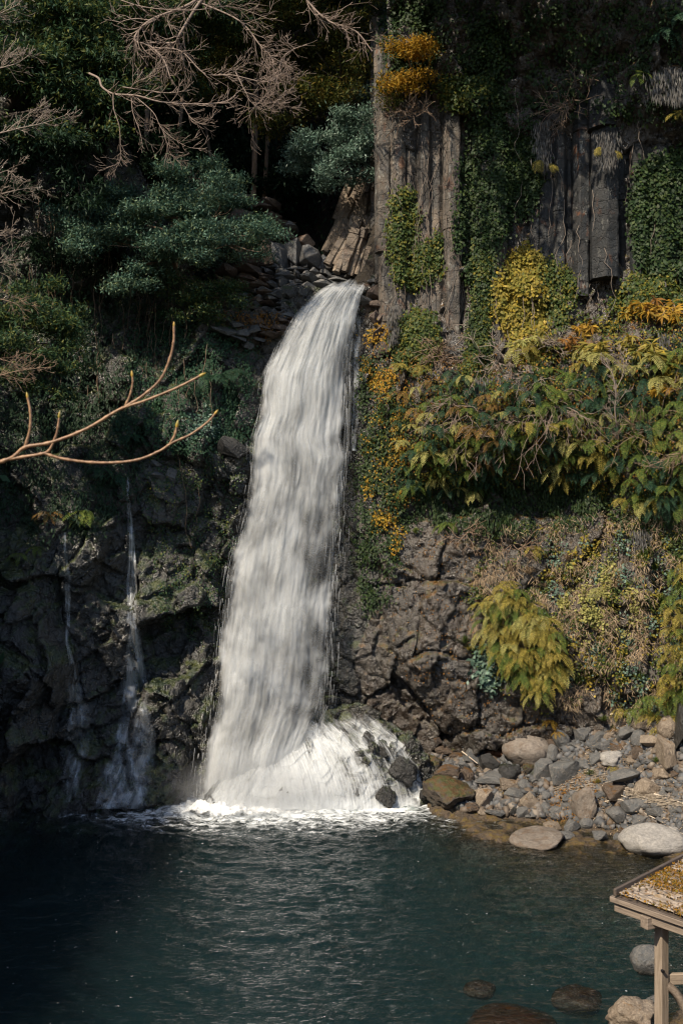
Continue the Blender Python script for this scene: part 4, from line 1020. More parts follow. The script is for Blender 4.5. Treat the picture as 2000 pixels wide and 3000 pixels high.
class Tubes:
    def __init__(s): s.v, s.f = [], []
    def tube(s, pts, r0, r1, sides=4):
        k = len(s.v); n = len(pts)
        for i, p in enumerate(pts):
            t = (pts[min(i + 1, n - 1)] - pts[max(i - 1, 0)]).normalized()
            a = t.orthogonal().normalized() if abs(t.x) > .9 else t.cross(Vector((1, 0, 0))).normalized()
            b_ = t.cross(a); r = r0 + (r1 - r0) * i / max(1, n - 1)
            for j in range(sides):
                an = 2 * math.pi * j / sides; s.v.append(p + a * math.cos(an) * r + b_ * math.sin(an) * r)
        for i in range(n - 1):
            for j in range(sides):
                s.f.append((k + i * sides + j, k + i * sides + (j + 1) % sides, k + (i + 1) * sides + (j + 1) % sides, k + (i + 1) * sides + j))
    def mesh(s, name, org=Vector((0, 0, 0)), smooth=True):
        return mesh_np(name, np.array([tuple(v - org) for v in s.v]), np.array(s.f), smooth=smooth)
def curve(pts, per=5):
    out = []
    P_ = [pts[0] * 2 - pts[1]] + list(pts) + [pts[-1] * 2 - pts[-2]]
    for i in range(1, len(P_) - 2):
        for j in range(per):
            t = j / per; a, b_, c, d = P_[i - 1], P_[i], P_[i + 1], P_[i + 2]
            out.append(.5 * ((2 * b_) + (c - a) * t + (2 * a - 5 * b_ + 4 * c - d) * t * t + (3 * b_ - a - 3 * c + d) * t ** 3))
    out.append(P_[-2]); return out
def grow(T, p, d, ln, r, depth, rnd, bias, wig=.35, kids=(3, 5), ratio=.55, minr=.006, spread=.9, side=3):
    """a wandering twig with side twigs"""
    n = max(4, int(ln / .16)); pts = [p]; q = p
    for i in range(n):
        d = (d + Vector((rnd.gauss(0, wig), rnd.gauss(0, wig), rnd.gauss(0, wig))) * .35 + bias * .12).normalized()
        q = q + d * (ln / n); pts.append(q)
    T.tube(pts, r, max(minr, r * .45), side)
    if depth > 0:
        for i in range(rnd.randint(*kids)):
            t = rnd.uniform(.2, 1); b0 = pts[int(t * (len(pts) - 1))]
            dd = (pts[min(len(pts) - 1, int(t * (len(pts) - 1)) + 1)] - pts[max(0, int(t * (len(pts) - 1)) - 1)]).normalized()
            sd = Vector((rnd.gauss(0, 1), rnd.gauss(0, .7), rnd.gauss(0, 1))); sd = (sd - dd * sd.dot(dd)).normalized()
            grow(T, b0, (dd + sd * spread).normalized(), ln * ratio * rnd.uniform(.7, 1.2), max(minr, r * .6), depth - 1, rnd, bias, wig, kids, ratio, minr, spread, side)

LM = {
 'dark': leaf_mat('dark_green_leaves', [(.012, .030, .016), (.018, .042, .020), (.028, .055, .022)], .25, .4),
 'teal': leaf_mat('bluish_evergreen_leaves', [(.040, .090, .062), (.075, .150, .105), (.13, .21, .15), (.20, .24, .10)], .25, .32),
 'mid': leaf_mat('mid_green_leaves', [(.020, .052, .028), (.038, .082, .038), (.072, .115, .035), (.17, .16, .03)], .3, .4),
 'olive': leaf_mat('olive_leaves', [(.045, .070, .018), (.075, .090, .020), (.12, .11, .02), (.20, .12, .015)], .35, .45),
 'silver': leaf_mat('glossy_grey_leaves', [(.070, .13, .095), (.13, .20, .15), (.20, .26, .20)], .2, .25),
 'yellow': leaf_mat('yellowing_leaves', [(.10, .12, .025), (.38, .26, .03), (.20, .18, .03), (.50, .36, .08)], .35, .45),
 'gold': leaf_mat('golden_leaves', [(.30, .16, .02), (.42, .24, .02), (.46, .30, .04), (.24, .20, .03)], .4, .45),
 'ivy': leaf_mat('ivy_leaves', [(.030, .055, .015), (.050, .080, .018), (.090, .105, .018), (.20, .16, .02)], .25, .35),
 'ivydark': leaf_mat('dark_ivy_leaves', [(.016, .034, .012), (.028, .055, .015), (.05, .07, .015)], .25, .35),  # a darker green ivy, the leaf's own colour
 'orange': leaf_mat('russet_leaves', [(.22, .10, .02), (.32, .15, .03), (.16, .09, .025)], .3, .5),
 'fern': leaf_mat('fern_green', [(.070, .120, .025), (.110, .150, .030), (.17, .19, .035)], .35, .5),
 'ferndark': leaf_mat('fern_dark', [(.018, .050, .030), (.03, .075, .04), (.045, .09, .035)], .3, .45),
 'fernyellow': leaf_mat('fern_yellow', [(.20, .18, .035), (.30, .24, .05), (.38, .30, .08)], .4, .5),
 'fernpale': leaf_mat('fern_pale', [(.30, .29, .09), (.40, .36, .13), (.26, .28, .08)], .4, .5),
 'fernrust': leaf_mat('fern_rust', [(.20, .12, .04), (.28, .16, .05), (.15, .12, .03)], .35, .55),
 'tan': leaf_mat('dry_grass', [(.30, .22, .14), (.42, .33, .22), (.22, .15, .09)], .3, .6),
 'grass': leaf_mat('green_grass', [(.055, .095, .02), (.10, .14, .03), (.16, .17, .04)], .35, .5),
 'dead': leaf_mat('dead_frond_skirt', [(.10, .095, .09), (.18, .175, .16), (.06, .055, .05)], .1, .7),
}
def bark(name, a, c):
    b = NB(name); p = b.n('NewGeometry', out=None).outputs['Position']
    n = b.noise(b.scale(p, 1, 1, .3), 14, 4, .7)
    return b.done(b.bsdf(b.mix(b.rng(n, .35, .65), a, c), .8, b.bump(n, .6, .03)))
BK = {'dark': bark('dark_bark', (.035, .026, .02), (.06, .045, .033)), 'pale': bark('pale_bark', (.20, .16, .13), (.32, .26, .21)), 'pink': bark('pinkish_twigs', (.17, .13, .105), (.28, .21, .165)),
      'brown': bark('brown_twigs', (.17, .11, .07), (.28, .20, .14)), 'sand': bark('bleached_wood', (.42, .35, .26), (.58, .50, .40))}

# ray target that includes the columns
_cv, _cf = [], []
for par in (bc, lc):
    for ch in par.children:
        mt = Matrix.LocRotScale(Vector(par.location) + Vector(ch.location), ch.rotation_euler.to_quaternion(), ch.scale)
        k = len(_cv); _cv += [mt @ v.co for v in ch.data.vertices]; _cf += [tuple(i + k for i in p.vertices) for p in ch.data.polygons]
BVC = BVHTree.FromPolygons(_cv, _cf)
def castc(px, py, which='WC'):
    d = P(px, py, 1) - Vector((0, 0, CAMZ)); d.normalize(); best = None
    for k, bv in (('W', BVW), ('G', BVG), ('H', BVH_), ('C', BVC)):
        if k in which:
            h = bv.ray_cast(Vector((0, 0, CAMZ)), d, 200)
            if h[0] is not None and (best is None or h[3] < best[2]):
                n = h[1]
                if n.dot(d) > 0: n = -n
                best = (h[0], n, h[3])
    return best

# ------------------------------------------------------------ trees
def tree(name, label, blobs, mat, dens, L, W, trunk=None, tr=.16, seed=1, per=26, spr=.33, droop=.25, bk='dark', cat='tree', limbs=True, updir=.55):
    """blobs: (px, py, D, rx px, rz px, depth m)"""
    rs = np.random.RandomState(seed); rnd = random.Random(seed)
    B = [(P(b_[0], b_[1], b_[2]), (b_[3] * b_[2] / F, b_[5], b_[4] * b_[2] / F)) for b_ in blobs]
    PD = []
    for (c, r) in B:
        for j in range(max(3, int(3 + 3.0 * r[0]))):
            a, e = rnd.uniform(0, 6.28), rnd.uniform(.25, 1.0) ** .6
            k_ = rnd.uniform(.28, .5)
            PD.append((c + Vector((math.cos(a) * e * r[0] * 1.3, rnd.uniform(-1, .6) * r[1], math.sin(a) * e * r[2] * 1.25)), (r[0] * k_ * .9, r[1] * .5, min(.22, r[2] * .2))))
    if trunk is None:
        c = B[0][0]; trunk = [c + Vector((.5, 1.5, -B[0][1][2] - 2.5)), c]
    else: trunk = [P(*t) for t in trunk]
    root = empty(name, trunk[0], label, cat)
    T = Tubes(); pts = curve(trunk, 6)
    T.tube(pts, tr, tr * .45, 8)
    if limbs:
        for (c, r) in B:
            s = min(pts, key=lambda p: (p - c).length)
            mid = (s + c) / 2 + Vector((rnd.uniform(-.4, .4), rnd.uniform(-.3, .3), rnd.uniform(-.5, .1)))
            lp_ = curve([s, mid, c], 6); T.tube(lp_, tr * .4, tr * .15, 5)
            for i in range(5):
                e = c + Vector((rnd.uniform(-1, 1) * r[0], rnd.uniform(-1, 1) * r[1], rnd.uniform(-.6, .8) * r[2])) * .95
                T.tube(curve([lp_[rnd.randint(4, len(lp_) - 1)], (c + e) / 2 + Vector((0, 0, -.15)), e], 5), tr * .16, tr * .05, 4)
    link('trunk', T.mesh('trunk', trunk[0]), BK[bk], root)
    v, f = crown_np(PD, dens * 1.35, L, W, rs, per, spr, droop, updir)
    link('crown', mesh_np('crown', v - np.array(trunk[0]), f), LM[mat], root)
    return root
tree('evergreen_shrub', 'big bluish green evergreen spreading over the rocks left of the fall lip',
     [(330, 620, 47.6, 115, 55, 1.3), (440, 580, 47.4, 95, 45, 1.3), (545, 560, 47.2, 95, 40, 1.2), (610, 530, 48.2, 70, 42, 1.0), (290, 700, 46.8, 85, 45, 1.2), (410, 680, 46.6, 100, 45, 1.2), (530, 650, 46.4, 95, 45, 1.3), (650, 620, 47.0, 110, 38, 1.2), (710, 690, 46.6, 85, 30, 1.1), (240, 650, 46.8, 70, 40, 1), (450, 710, 46.4, 150, 40, 1.2), (590, 720, 46.2, 95, 40, 1.1), (720, 730, 46.8, 60, 26, .9), (560, 500, 49, 60, 25, .9), (440, 770, 46.8, 60, 26, .9)],
     'teal', 8.5, .19, .065, [(560, 860, 49.5), (520, 800, 48.3), (500, 720, 47.6), (520, 640, 47.4)], .15, 3, 24, .26, .05, 'brown')
tree('small_shrub', 'small bluish shrub hanging alone below the big evergreen left of the fall', [(340, 835, 46.6, 48, 22, .7), (395, 825, 46.4, 45, 22, .7), (375, 850, 46.4, 40, 18, .6)], 'teal', 9, .18, .06, [(400, 760, 47.8), (380, 800, 47), (370, 835, 46.6)], .05, 4, 22, .22, .1, 'brown', 'shrub', limbs=False)
tree('ledge_shrub', 'dark green shrub below the big evergreen beside the stepped ledge', [(590, 830, 47.6, 80, 36, .9), (650, 870, 47.8, 80, 28, .8), (620, 900, 47.6, 80, 30, .8), (530, 850, 47.8, 60, 36, .8), (560, 905, 47.8, 50, 30, .6)], 'mid', 8, .17, .055, [(600, 960, 49), (620, 900, 48.3), (640, 850, 48)], .07, 5, 22, .24, .15, 'brown', 'shrub')
tree('broadleaf_tree', 'dark leafy tree filling the top left corner', [(90, 110, 46, 200, 100, 2), (300, 120, 47, 190, 100, 2), (200, 260, 46, 190, 80, 1.8), (60, 330, 45, 150, 80, 1.5), (480, 60, 48, 150, 90, 1.8), (260, 360, 45.5, 90, 60, 1.3), (440, 200, 48.5, 120, 70, 1.5)], 'mid', 4.2, .30, .085, [(-160, 900, 46), (-100, 600, 46.5), (0, 350, 47), (150, 150, 47.5)], .35, 6, 24, .36, .45)
tree('weeping_broadleaf', 'drooping dark leaves below the top left tree', [(120, 430, 45, 100, 50, 1.0), (220, 470, 45.4, 60, 50, .9), (250, 560, 45, 40, 50, .7), (40, 480, 44.6, 70, 60, 1)], 'dark', 6, .32, .09, [(-150, 500, 46), (-40, 440, 45.6), (80, 420, 45.3), (200, 430, 45.4)], .12, 7, 22, .32, .6)
tree('leafy_side_tree', 'green tree leaning in from the left edge halfway up', [(60, 960, 42.5, 120, 55, 1.2), (150, 930, 42.8, 70, 50, 1.0), (40, 1050, 42, 100, 50, 1.0), (150, 1010, 42.6, 80, 45, 1.0), (195, 1060, 42.6, 50, 35, .8), (100, 1110, 42.2, 70, 40, .8), (20, 880, 42.6, 70, 50, 1.0), (170, 1130, 42.4, 40, 25, .6), (110, 860, 43, 60, 40, .8)], 'mid', 6.5, .24, .07, [(-180, 1300, 42), (-120, 1150, 42.3), (-40, 1030, 42.5), (60, 960, 42.6)], .14, 8, 24, .28, .3)
tree('canopy_tree', 'tall olive green tree rising behind the fall lip at the top centre', [(800, 60, 53, 110, 80, 1.8), (930, 110, 52.5, 110, 80, 1.8), (1040, 60, 51.5, 80, 90, 1.5), (860, 230, 53, 110, 60, 1.6), (1000, 230, 51.6, 90, 70, 1.4), (720, 160, 54, 80, 70, 1.5), (830, 340, 53, 80, 40, 1.3)], 'olive', 4.2, .23, .075, [(1010, 760, 56), (1020, 500, 55), (980, 250, 54), (900, 80, 53.5)], .3, 9, 26, .36, .35)
tree('glossy_tree', 'glossy grey green foliage hanging over the dark gap beside the basalt columns', [(960, 430, 50.6, 90, 45, 1.2), (1050, 400, 50.2, 60, 70, 1.1), (1000, 500, 50.2, 75, 45, 1.0), (900, 480, 50.8, 55, 28, .9), (1060, 520, 50, 40, 40, .8), (1040, 300, 50.8, 50, 50, 1)], 'silver', 8, .21, .07, [(1100, 240, 51.6), (1080, 330, 51.2), (1040, 400, 50.8), (980, 440, 50.7)], .10, 10, 24, .26, .2)
tree('climbing_bush', 'brownish green bush hanging behind the bare branches at the top', [(570, 200, 50.5, 70, 50, 1.0), (620, 250, 50.5, 60, 45, 1.0), (540, 260, 50.5, 50, 40, .9)], 'olive', 7, .17, .06, [(620, 480, 52), (600, 350, 51.5), (580, 230, 51)], .09, 11, 24, .28, .3)
for i, (px, py, D, w, h) in enumerate([(640, 480, 60, 130, 40), (800, 545, 58, 90, 25), (420, 470, 54, 130, 50), (180, 560, 50.5, 120, 60), (250, 760, 49.5, 90, 70), (700, 60, 58, 120, 90), (620, 350, 60, 110, 60)]):
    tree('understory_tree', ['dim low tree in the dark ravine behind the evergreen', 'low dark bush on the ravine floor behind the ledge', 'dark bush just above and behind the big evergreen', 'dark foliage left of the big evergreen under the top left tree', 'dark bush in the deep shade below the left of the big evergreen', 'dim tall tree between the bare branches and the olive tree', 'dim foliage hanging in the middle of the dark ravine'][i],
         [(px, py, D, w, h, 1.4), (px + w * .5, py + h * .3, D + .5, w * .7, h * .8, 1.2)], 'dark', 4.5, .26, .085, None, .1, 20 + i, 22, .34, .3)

# forest closing the ravine behind: one mass nobody could count
def mass(name, label, n, seed, fn, mat, L, W, per=14, spr=.6):
    rs = np.random.RandomState(seed); c = fn(n, rs)
    ps = np.repeat(c, per, 0) + rs.normal(size=(n * per, 3)) * spr * np.array([1, 1, .6])
    ax = rs.normal(size=(n * per, 3)) + np.array([0, 0, -.3]); nm = rs.normal(size=(n * per, 3)) * .6 + np.array([0, 0, 1])
    v, f = leaves_np(ps, ax, nm, L * rs.uniform(.6, 1.3, n * per), W * rs.uniform(.7, 1.2, n * per))
    o = link(name, mesh_np(name, v, f), LM[mat]); tag(o, label, None, None, 'stuff')
def behind(n, rs):
    x = rs.uniform(-34, 16, n); y = rs.uniform(57, 78, n)
    hz_ = [BVH_.ray_cast(Vector((a, c, 150)), Vector((0, 0, -1)), 300)[0] for a, c in zip(x, y)]
    z = np.array([h.z if h else 40 for h in hz_]) + rs.rand(n) ** 1.5 * 7 + .3
    gap = np.abs(x - stream_x(y)) < 2.2
    z = np.where(gap & (z < 31), z + 6, z)
    return np.stack([x, y, z], 1)
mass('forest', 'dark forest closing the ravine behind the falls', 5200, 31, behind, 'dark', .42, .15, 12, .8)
def canopy(n, rs):  # leaf layer above the frame, added to keep sun off the ravine
    x = rs.uniform(-32, 2, n); y = rs.uniform(45.5, 74, n)
    z = 41.5 + rs.rand(n) * 5 + (y - 46) * .30
    return np.stack([x, y, z], 1)
mass('ravine_shade_canopy', 'unseen high leaf canopy added to shade the ravine', 5200, 32, canopy, 'dark', .75, .36, 10, .9)
def leftbank(n, rs):  # trees kept outside the frame, height set to shade the left wall
    y = rs.uniform(2, 45, n); t = rs.rand(n) ** .8
    x = -15.6 - (45 - y) * .05 - t * 22
    z = -2 + (np.clip(t, 0, 1) ** .75) * 44 + rs.rand(n) * 8
    far = sstep(30, 40, y)
    z = z + far * 9 * rs.rand(n)
    ok = x < -(y * .343 + 1.8)
    x = np.where(ok, x, -(y * .343 + 1.8) - rs.rand(n) * 2)
    return np.stack([x, y, z], 1)
mass('left_bank_shade_trees', 'unseen forest on the left bank, shaped to shade the left wall', 5200, 33, leftbank, 'mid', .7, .32, 10, .8)
def cliffcanopy(n, rs):  # out-of-view leaves added so the upper right cliff falls in shade
    x = rs.uniform(1.5, 24, n); y = rs.uniform(38.6, 47, n)
    z = 13.4 + y * .5143 + 2.6 + rs.rand(n) * 4.5
    return np.stack([x, y, z], 1)
mass('clifftop_shade_foliage', 'unseen foliage added over the cliff top to shade the upper columns', 1200, 34, cliffcanopy, 'mid', .65, .30, 10, .8)
for i, (px, wpx, y0, y1, D, lab) in enumerate([(742, 17, 330, 580, 57, 'straight reddish trunk standing in the dark ravine'), (772, 13, 420, 575, 58, 'thinner trunk just right of the straight reddish trunk'), (425, 16, 180, 480, 56, 'shadowy trunk behind the bare hanging branches'), (512, 13, 330, 500, 57, 'shadowy leaning trunk right of the hanging bare branches')]):
    T = Tubes(); a = P(px, y1 + 30, D); c = P(px + [0, 18, 10, 40][i], y0 - 420, D)
    m_ = (a + c) / 2 + Vector((.15, 0, 0))
    T.tube(curve([a, m_, c], 8), wpx * D / F * .5, wpx * D / F * .35, 9)
    for j in range(4): 
        s_ = a.lerp(c, .35 + j * .15); T.tube(curve([s_, s_ + Vector(((-1) ** j * 1.2, 0, .5)), s_ + Vector(((-1) ** j * 2.4, 0, .3))], 4), .07, .02, 5)
    r = empty('ravine_tree', a, lab, 'tree'); link('trunk', T.mesh('trunk', a), BK['brown'], r)
    B = [(c + Vector((0, 0, -2 + j)), (2.4, 1.5, 1.4)) for j in range(2)]
    v, f = crown_np(B, 2.5, .35, .12, np.random.RandomState(60 + i), 16, .4, .3); link('crown', mesh_np('crown', v - np.array(a), f), LM['dark'], r)

# ------------------------------------------------------------ bare trees
def bare(name, label, limbs, mat, seed, twigs=26, ln=1.5, depth=2, r=.05, bias=Vector((.25, 0, -.2)), kids=(2, 4), wig=.35, minr=.011, cat='tree', side=3):
    rnd = random.Random(seed); org = P(*limbs[0][0][:3])
    root = empty(name, org, label, cat)
    T1, T2 = Tubes(), Tubes()
    for lb in limbs:
        rr_ = lb[0][3] if len(lb[0]) > 3 else r
        rr_ *= .62; pts = curve([P(*q_[:3]) for q_ in lb], 6); T1.tube(pts, rr_, rr_ * .35, 6)
        tw = int(twigs * len(pts) / 18)
        for i in range(tw):
            t = rnd.uniform(.12, 1) ** .8; j = min(len(pts) - 2, int(t * (len(pts) - 1))); d = (pts[j + 1] - pts[j]).normalized()
            s = Vector((rnd.gauss(0, 1), rnd.gauss(0, .5), rnd.gauss(0, 1))).normalized()
            grow(T2, pts[j], (d + s * .8).normalized(), ln * rnd.uniform(.5, 1.2) * (1.15 - .5 * t), rr_ * .5 * (1.1 - .6 * t), depth, rnd, bias, wig, kids, .55, minr, .8, side)
    link('limb', T1.mesh('limb', org), BK[mat], root)
    if T2.f: tag(link('twigs', T2.mesh('twigs', org), BK[mat], root), kind='stuff')
    return root
bare('bare_tree', 'bare pinkish branches spreading from the top centre over the dark ravine',
     [[(860, -80, 45, .1), (900, 0, 44.5), (960, 60, 44.2), (1040, 90, 44), (1090, 150, 43.8)],
      [(900, 130, 43.8, .05), (850, 150, 43.6), (820, 190, 43.5), (840, 280, 43.4)],
      [(640, -60, 45, .12), (560, 10, 44.5), (440, 60, 44), (395, 115, 43.8), (440, 135, 43.6), (480, 175, 43.4), (500, 230, 43.2)],
      [(700, -80, 45, .14), (600, -10, 44.5), (530, 95, 44), (510, 125, 44), (440, 125, 43.8)],
      [(450, 140, 43.6, .06), (530, 150, 43.5), (600, 215, 43.4), (680, 220, 43.2), (780, 240, 43), (830, 215, 43)],
      [(580, 5, 44.5, .07), (700, 60, 44), (760, 130, 43.8), (800, 180, 43.6), (790, 260, 43.4), (730, 330, 43.3)],
      [(300, -20, 44, .05), (420, 20, 43.8), (560, 30, 43.6), (680, 20, 43.5), (800, 60, 43.4)],
      [(690, 210, 43.2, .05), (720, 270, 43.1), (740, 300, 43.1), (800, 300, 43), (850, 270, 43)]], 'pink', 41, 20, 1.5, 2, .06, Vector((.3, 0, .12)), kids=(1, 3), minr=.009, wig=.3)
bare('hanging_bare_tree', 'pale bare branches drooping like a chandelier left of the top centre',
     [[(262, 215, 44, .09), (290, 230, 43.6), (300, 255, 43.3), (335, 275, 43), (400, 280, 42.8), (470, 298, 42.6), (560, 305, 42.5), (650, 300, 42.4), (690, 280, 42.4)],
      [(332, 275, 43, .035), (334, 320, 42.8), (350, 370, 42.7), (353, 430, 42.7), (350, 475, 42.6), (300, 496, 42.6)],
      [(385, 285, 42.8, .035), (390, 330, 42.6), (410, 385, 42.5), (420, 435, 42.5)],
      [(400, 285, 42.8, .035), (450, 330, 42.5), (470, 370, 42.5), (500, 400, 42.4), (550, 430, 42.3), (590, 435, 42.3)],
      [(475, 375, 42.5, .025), (490, 420, 42.4), (500, 450, 42.4), (530, 480, 42.4)],
      [(535, 305, 42.5, .03), (560, 345, 42.4), (600, 365, 42.3), (625, 340, 42.3)],
      [(360, 255, 43, .045), (430, 265, 42.8), (500, 272, 42.7), (560, 262, 42.7)],
      [(380, 262, 43, .035), (400, 240, 42.8), (440, 225, 42.7), (480, 205, 42.6)]], 'pink', 42, 14, .95, 1, .05, Vector((.35, 0, .35)), kids=(1, 3), minr=.009, wig=.3)
for i, (l, lab) in enumerate([([[(-60, 400, 38, .05), (0, 390, 37.8), (60, 375, 37.6), (130, 360, 37.5), (200, 335, 37.4)], [(20, 385, 37.8, .03), (90, 330, 37.5), (120, 320, 37.4)]], 'feathery bare branch reaching in from the left edge below the top corner'),
                 ([[(-60, 215, 38, .05), (0, 200, 37.8), (50, 185, 37.6), (95, 155, 37.5)], [(-20, 215, 38, .03), (40, 170, 37.6)]], 'feathery bare branch at the left edge near the top'),
                 ([[(-60, 60, 38, .05), (0, 40, 37.8), (60, 10, 37.6)]], 'fine bare twigs in the very top left corner'),
                 ([[(-60, 590, 38, .04), (0, 570, 37.8), (60, 555, 37.6), (110, 550, 37.5)], [(-40, 530, 38, .03), (20, 500, 37.8), (50, 520, 37.6)]], 'fine bare twigs at the left edge beside the dark shade'),
                 ([[(-60, 1110, 36, .04), (0, 1100, 35.8), (60, 1085, 35.7), (150, 1075, 35.5)], [(-40, 1040, 36, .03), (30, 1060, 35.8), (80, 1080, 35.7)], [(-50, 870, 36, .03), (20, 880, 35.8), (70, 900, 35.7)]], 'russet bare twigs over the green tree at the left edge'),
                 ([[(-60, 700, 38, .04), (0, 690, 37.8), (50, 670, 37.6)], [(-60, 800, 38, .03), (0, 770, 37.8), (60, 760, 37.6)]], 'fine bare twigs at the left edge above the green tree')]):
    bare('bare_branch', lab, l, 'pale' if i != 4 else 'brown', 50 + i, 13, .95, 2, .04, Vector((.3, 0, .05)), kids=(2, 3), minr=.007, wig=.25, cat='branch')
bare('small_bare_tree', 'small crooked bare tree growing from the ferny ledge right of centre', [[(1812, 1345, 43.6, .07), (1808, 1280, 43), (1800, 1200, 42.5), (1803, 1150, 42.3), (1790, 1090, 42.2), (1760, 1060, 42.2)], [(1803, 1140, 42.3, .03), (1822, 1100, 42.2), (1826, 1060, 42.2), (1810, 1020, 42.2)]], 'pale', 71, 12, .8, 2, .05, Vector((-.2, 0, .3)), kids=(2, 4), minr=.009)

# ============================================================ leaf cover on the cliffs
def cover(name, label, pl, n, mat, L, W, seed, off=.25, which='WC', per=1, hang=.9, spr=.1, kind=None, cat=None, clump=0.0, group=None, jit=7, patch=2):
    rnd = random.Random(seed); rs = np.random.RandomState(seed); pos, ax, nm = [], [], []
    clump = clump or .45
    pts = [(x + rnd.gauss(0, jit), y + rnd.gauss(0, jit * 1.6)) for x, y in sample(pl, n * patch, rnd)]
    if clump:
        a = np.array([(x * .02, y * .014, seed) for x, y in pts]); nz = fbm(a, 3)
        keep_ = np.argsort(-nz + rs.normal(size=len(pts)) * clump)[:n]; pts = [pts[i] for i in keep_]
    for (x, y) in pts:
        h = castc(x, y, which)
        if not h: continue
        p, nn = h[0], h[1]
        for j in range(per):
            pos.append(p + nn * rnd.uniform(.03, off) + Vector((0, -rnd.uniform(0, off * .5), 0)) + Vector((rnd.gauss(0, spr), 0, rnd.gauss(0, spr))))
            ax.append(Vector((rnd.gauss(0, .5), rnd.gauss(-.3, .3), -hang + rnd.gauss(0, .35))))
            nm.append(nn + Vector((rnd.gauss(0, .35), -.5, rnd.gauss(.5, .35))))
    v, f = leaves_np(np.array(pos), np.array(ax), np.array(nm), L * rs.uniform(.6, 1.35, len(pos)), W * rs.uniform(.7, 1.25, len(pos)))
    o = link(name, mesh_np(name, v, f), LM[mat])
    tag(o, label, cat, group, kind)
    return o
IV = [
 ('long dark green ivy curtain hanging down the middle of the columns', [(1375, 60), (1450, 40), (1480, 180), (1490, 330), (1470, 520), (1500, 640), (1450, 760), (1425, 950), (1440, 1080), (1370, 1090), (1385, 850), (1330, 700), (1350, 480), (1390, 300)], 7000, 'ivydark', .24),
 ('green and yellow ivy patch low on the leftmost columns', [(1160, 560), (1215, 560), (1225, 640), (1215, 740), (1290, 690), (1300, 790), (1220, 840), (1160, 830), (1140, 700)], 3600, 'ivy', .24),
 ('bright yellow ivy sheet in full sun on the columns', [(1490, 760), (1540, 720), (1590, 760), (1600, 900), (1580, 1040), (1540, 1060), (1480, 960), (1445, 900), (1460, 820)], 4200, 'yellow', .26),
 ('green ivy patch with golden edge at the foot of the leftmost columns', [(1165, 940), (1215, 915), (1275, 930), (1280, 1020), (1240, 1090), (1180, 1070), (1140, 1000)], 3000, 'ivy', .24),
 ('big dark green ivy mat at the right edge beside the columns', [(1870, 480), (2010, 430), (2010, 840), (1930, 800), (1870, 760), (1850, 620)], 5200, 'ivydark', .28),
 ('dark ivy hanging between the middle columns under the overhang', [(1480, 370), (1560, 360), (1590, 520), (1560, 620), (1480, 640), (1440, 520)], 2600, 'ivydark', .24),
 ('narrow olive ivy strip running down from the long dark curtain', [(1395, 700), (1440, 760), (1430, 950), (1440, 1150), (1370, 1140), (1350, 1060), (1385, 900)], 3000, 'ivy', .2),
 ('thin yellow green ivy scattered on the dark columns at the right', [(1600, 760), (1680, 800), (1700, 920), (1640, 960), (1590, 900)], 1500, 'ivy', .22),
 ('olive ivy below the dark mat at the right edge', [(1860, 800), (1960, 800), (2010, 860), (2010, 920), (1850, 900), (1780, 900)], 1800, 'ivy', .24),
 ('dark ivy above the bird shaped ledge at the top of the columns', [(1120, 0), (1300, 0), (1280, 120), (1250, 240), (1150, 260), (1110, 120)], 2400, 'ivydark', .24),
 ('green sprig growth hanging over the upper middle of the columns', [(1270, 230), (1440, 210), (1440, 290), (1330, 320), (1280, 280)], 1500, 'ivy', .24)]
for i, (lab, pl, n, m, L) in enumerate(IV):
    o = cover('ivy', lab.replace(' above the bird shaped ledge', ''), pl, int(n * 1.7), m, L * .68, L * .52, 300 + i, .22, hang=.8, cat='ivy')
for i, (px, py, D, w, h, m, lab) in enumerate([(1195, 170, 45.8, 62, 40, 'gold', 'golden autumn bush clinging high on the corner of the cliff'), (1190, 245, 46.2, 50, 18, 'gold', 'small orange bush just under the golden bush high on the corner'), (1130, 290, 47.4, 26, 30, 'olive', 'small olive bush on the edge of the columns near the ravine')]):
    tree('cliff_bush', lab, [(px, py, D, w, h, .7), (px + w * .5, py - h * .4, D + .2, w * .6, h * .6, .5)], m, 8, .22, .08, [(px + 20, py + 60, D + 1), (px + 5, py + 20, D + .4), (px, py, D)], .05, 80 + i, 20, .24, .3, 'brown', 'bush', limbs=False)

cover('ledge_growth', 'tangled dark green growth covering the ledge under the columns', [(1100, 1150), (1300, 1110), (1480, 1080), (1640, 930), (2010, 900), (2010, 1620), (1850, 1560), (1700, 1430), (1500, 1400), (1300, 1430), (1130, 1500), (1070, 1350)], 7000, 'ivy', .14, .09, 401, .3, kind='stuff', clump=.15, hang=.6)
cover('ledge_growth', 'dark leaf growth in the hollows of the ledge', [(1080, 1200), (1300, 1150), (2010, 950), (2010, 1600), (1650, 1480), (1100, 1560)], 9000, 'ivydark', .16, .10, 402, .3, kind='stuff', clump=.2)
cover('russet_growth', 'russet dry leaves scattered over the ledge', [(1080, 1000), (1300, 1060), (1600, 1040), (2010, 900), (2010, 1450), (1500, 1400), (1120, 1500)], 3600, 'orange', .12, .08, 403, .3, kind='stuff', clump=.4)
cover('undercut_shade_growth', 'dark trailing growth added to deepen the shade under the ledge', [(1180, 1400), (1480, 1380), (1700, 1400), (1780, 1440), (1720, 1540), (1500, 1560), (1280, 1540)], 5000, 'ivydark', .20, .07, 417, .35, kind='stuff', clump=.2, hang=1.4)  # dark leaves stand in for the shadow of the undercut
cover('side_growth', 'mixed growth on the cliff past the right edge', [(2000, 500), (2330, 400), (2330, 2000), (2000, 2050)], 8000, 'ivy', .17, .12, 418, .3, 'W', kind='stuff', clump=.2, hang=.6, patch=3)
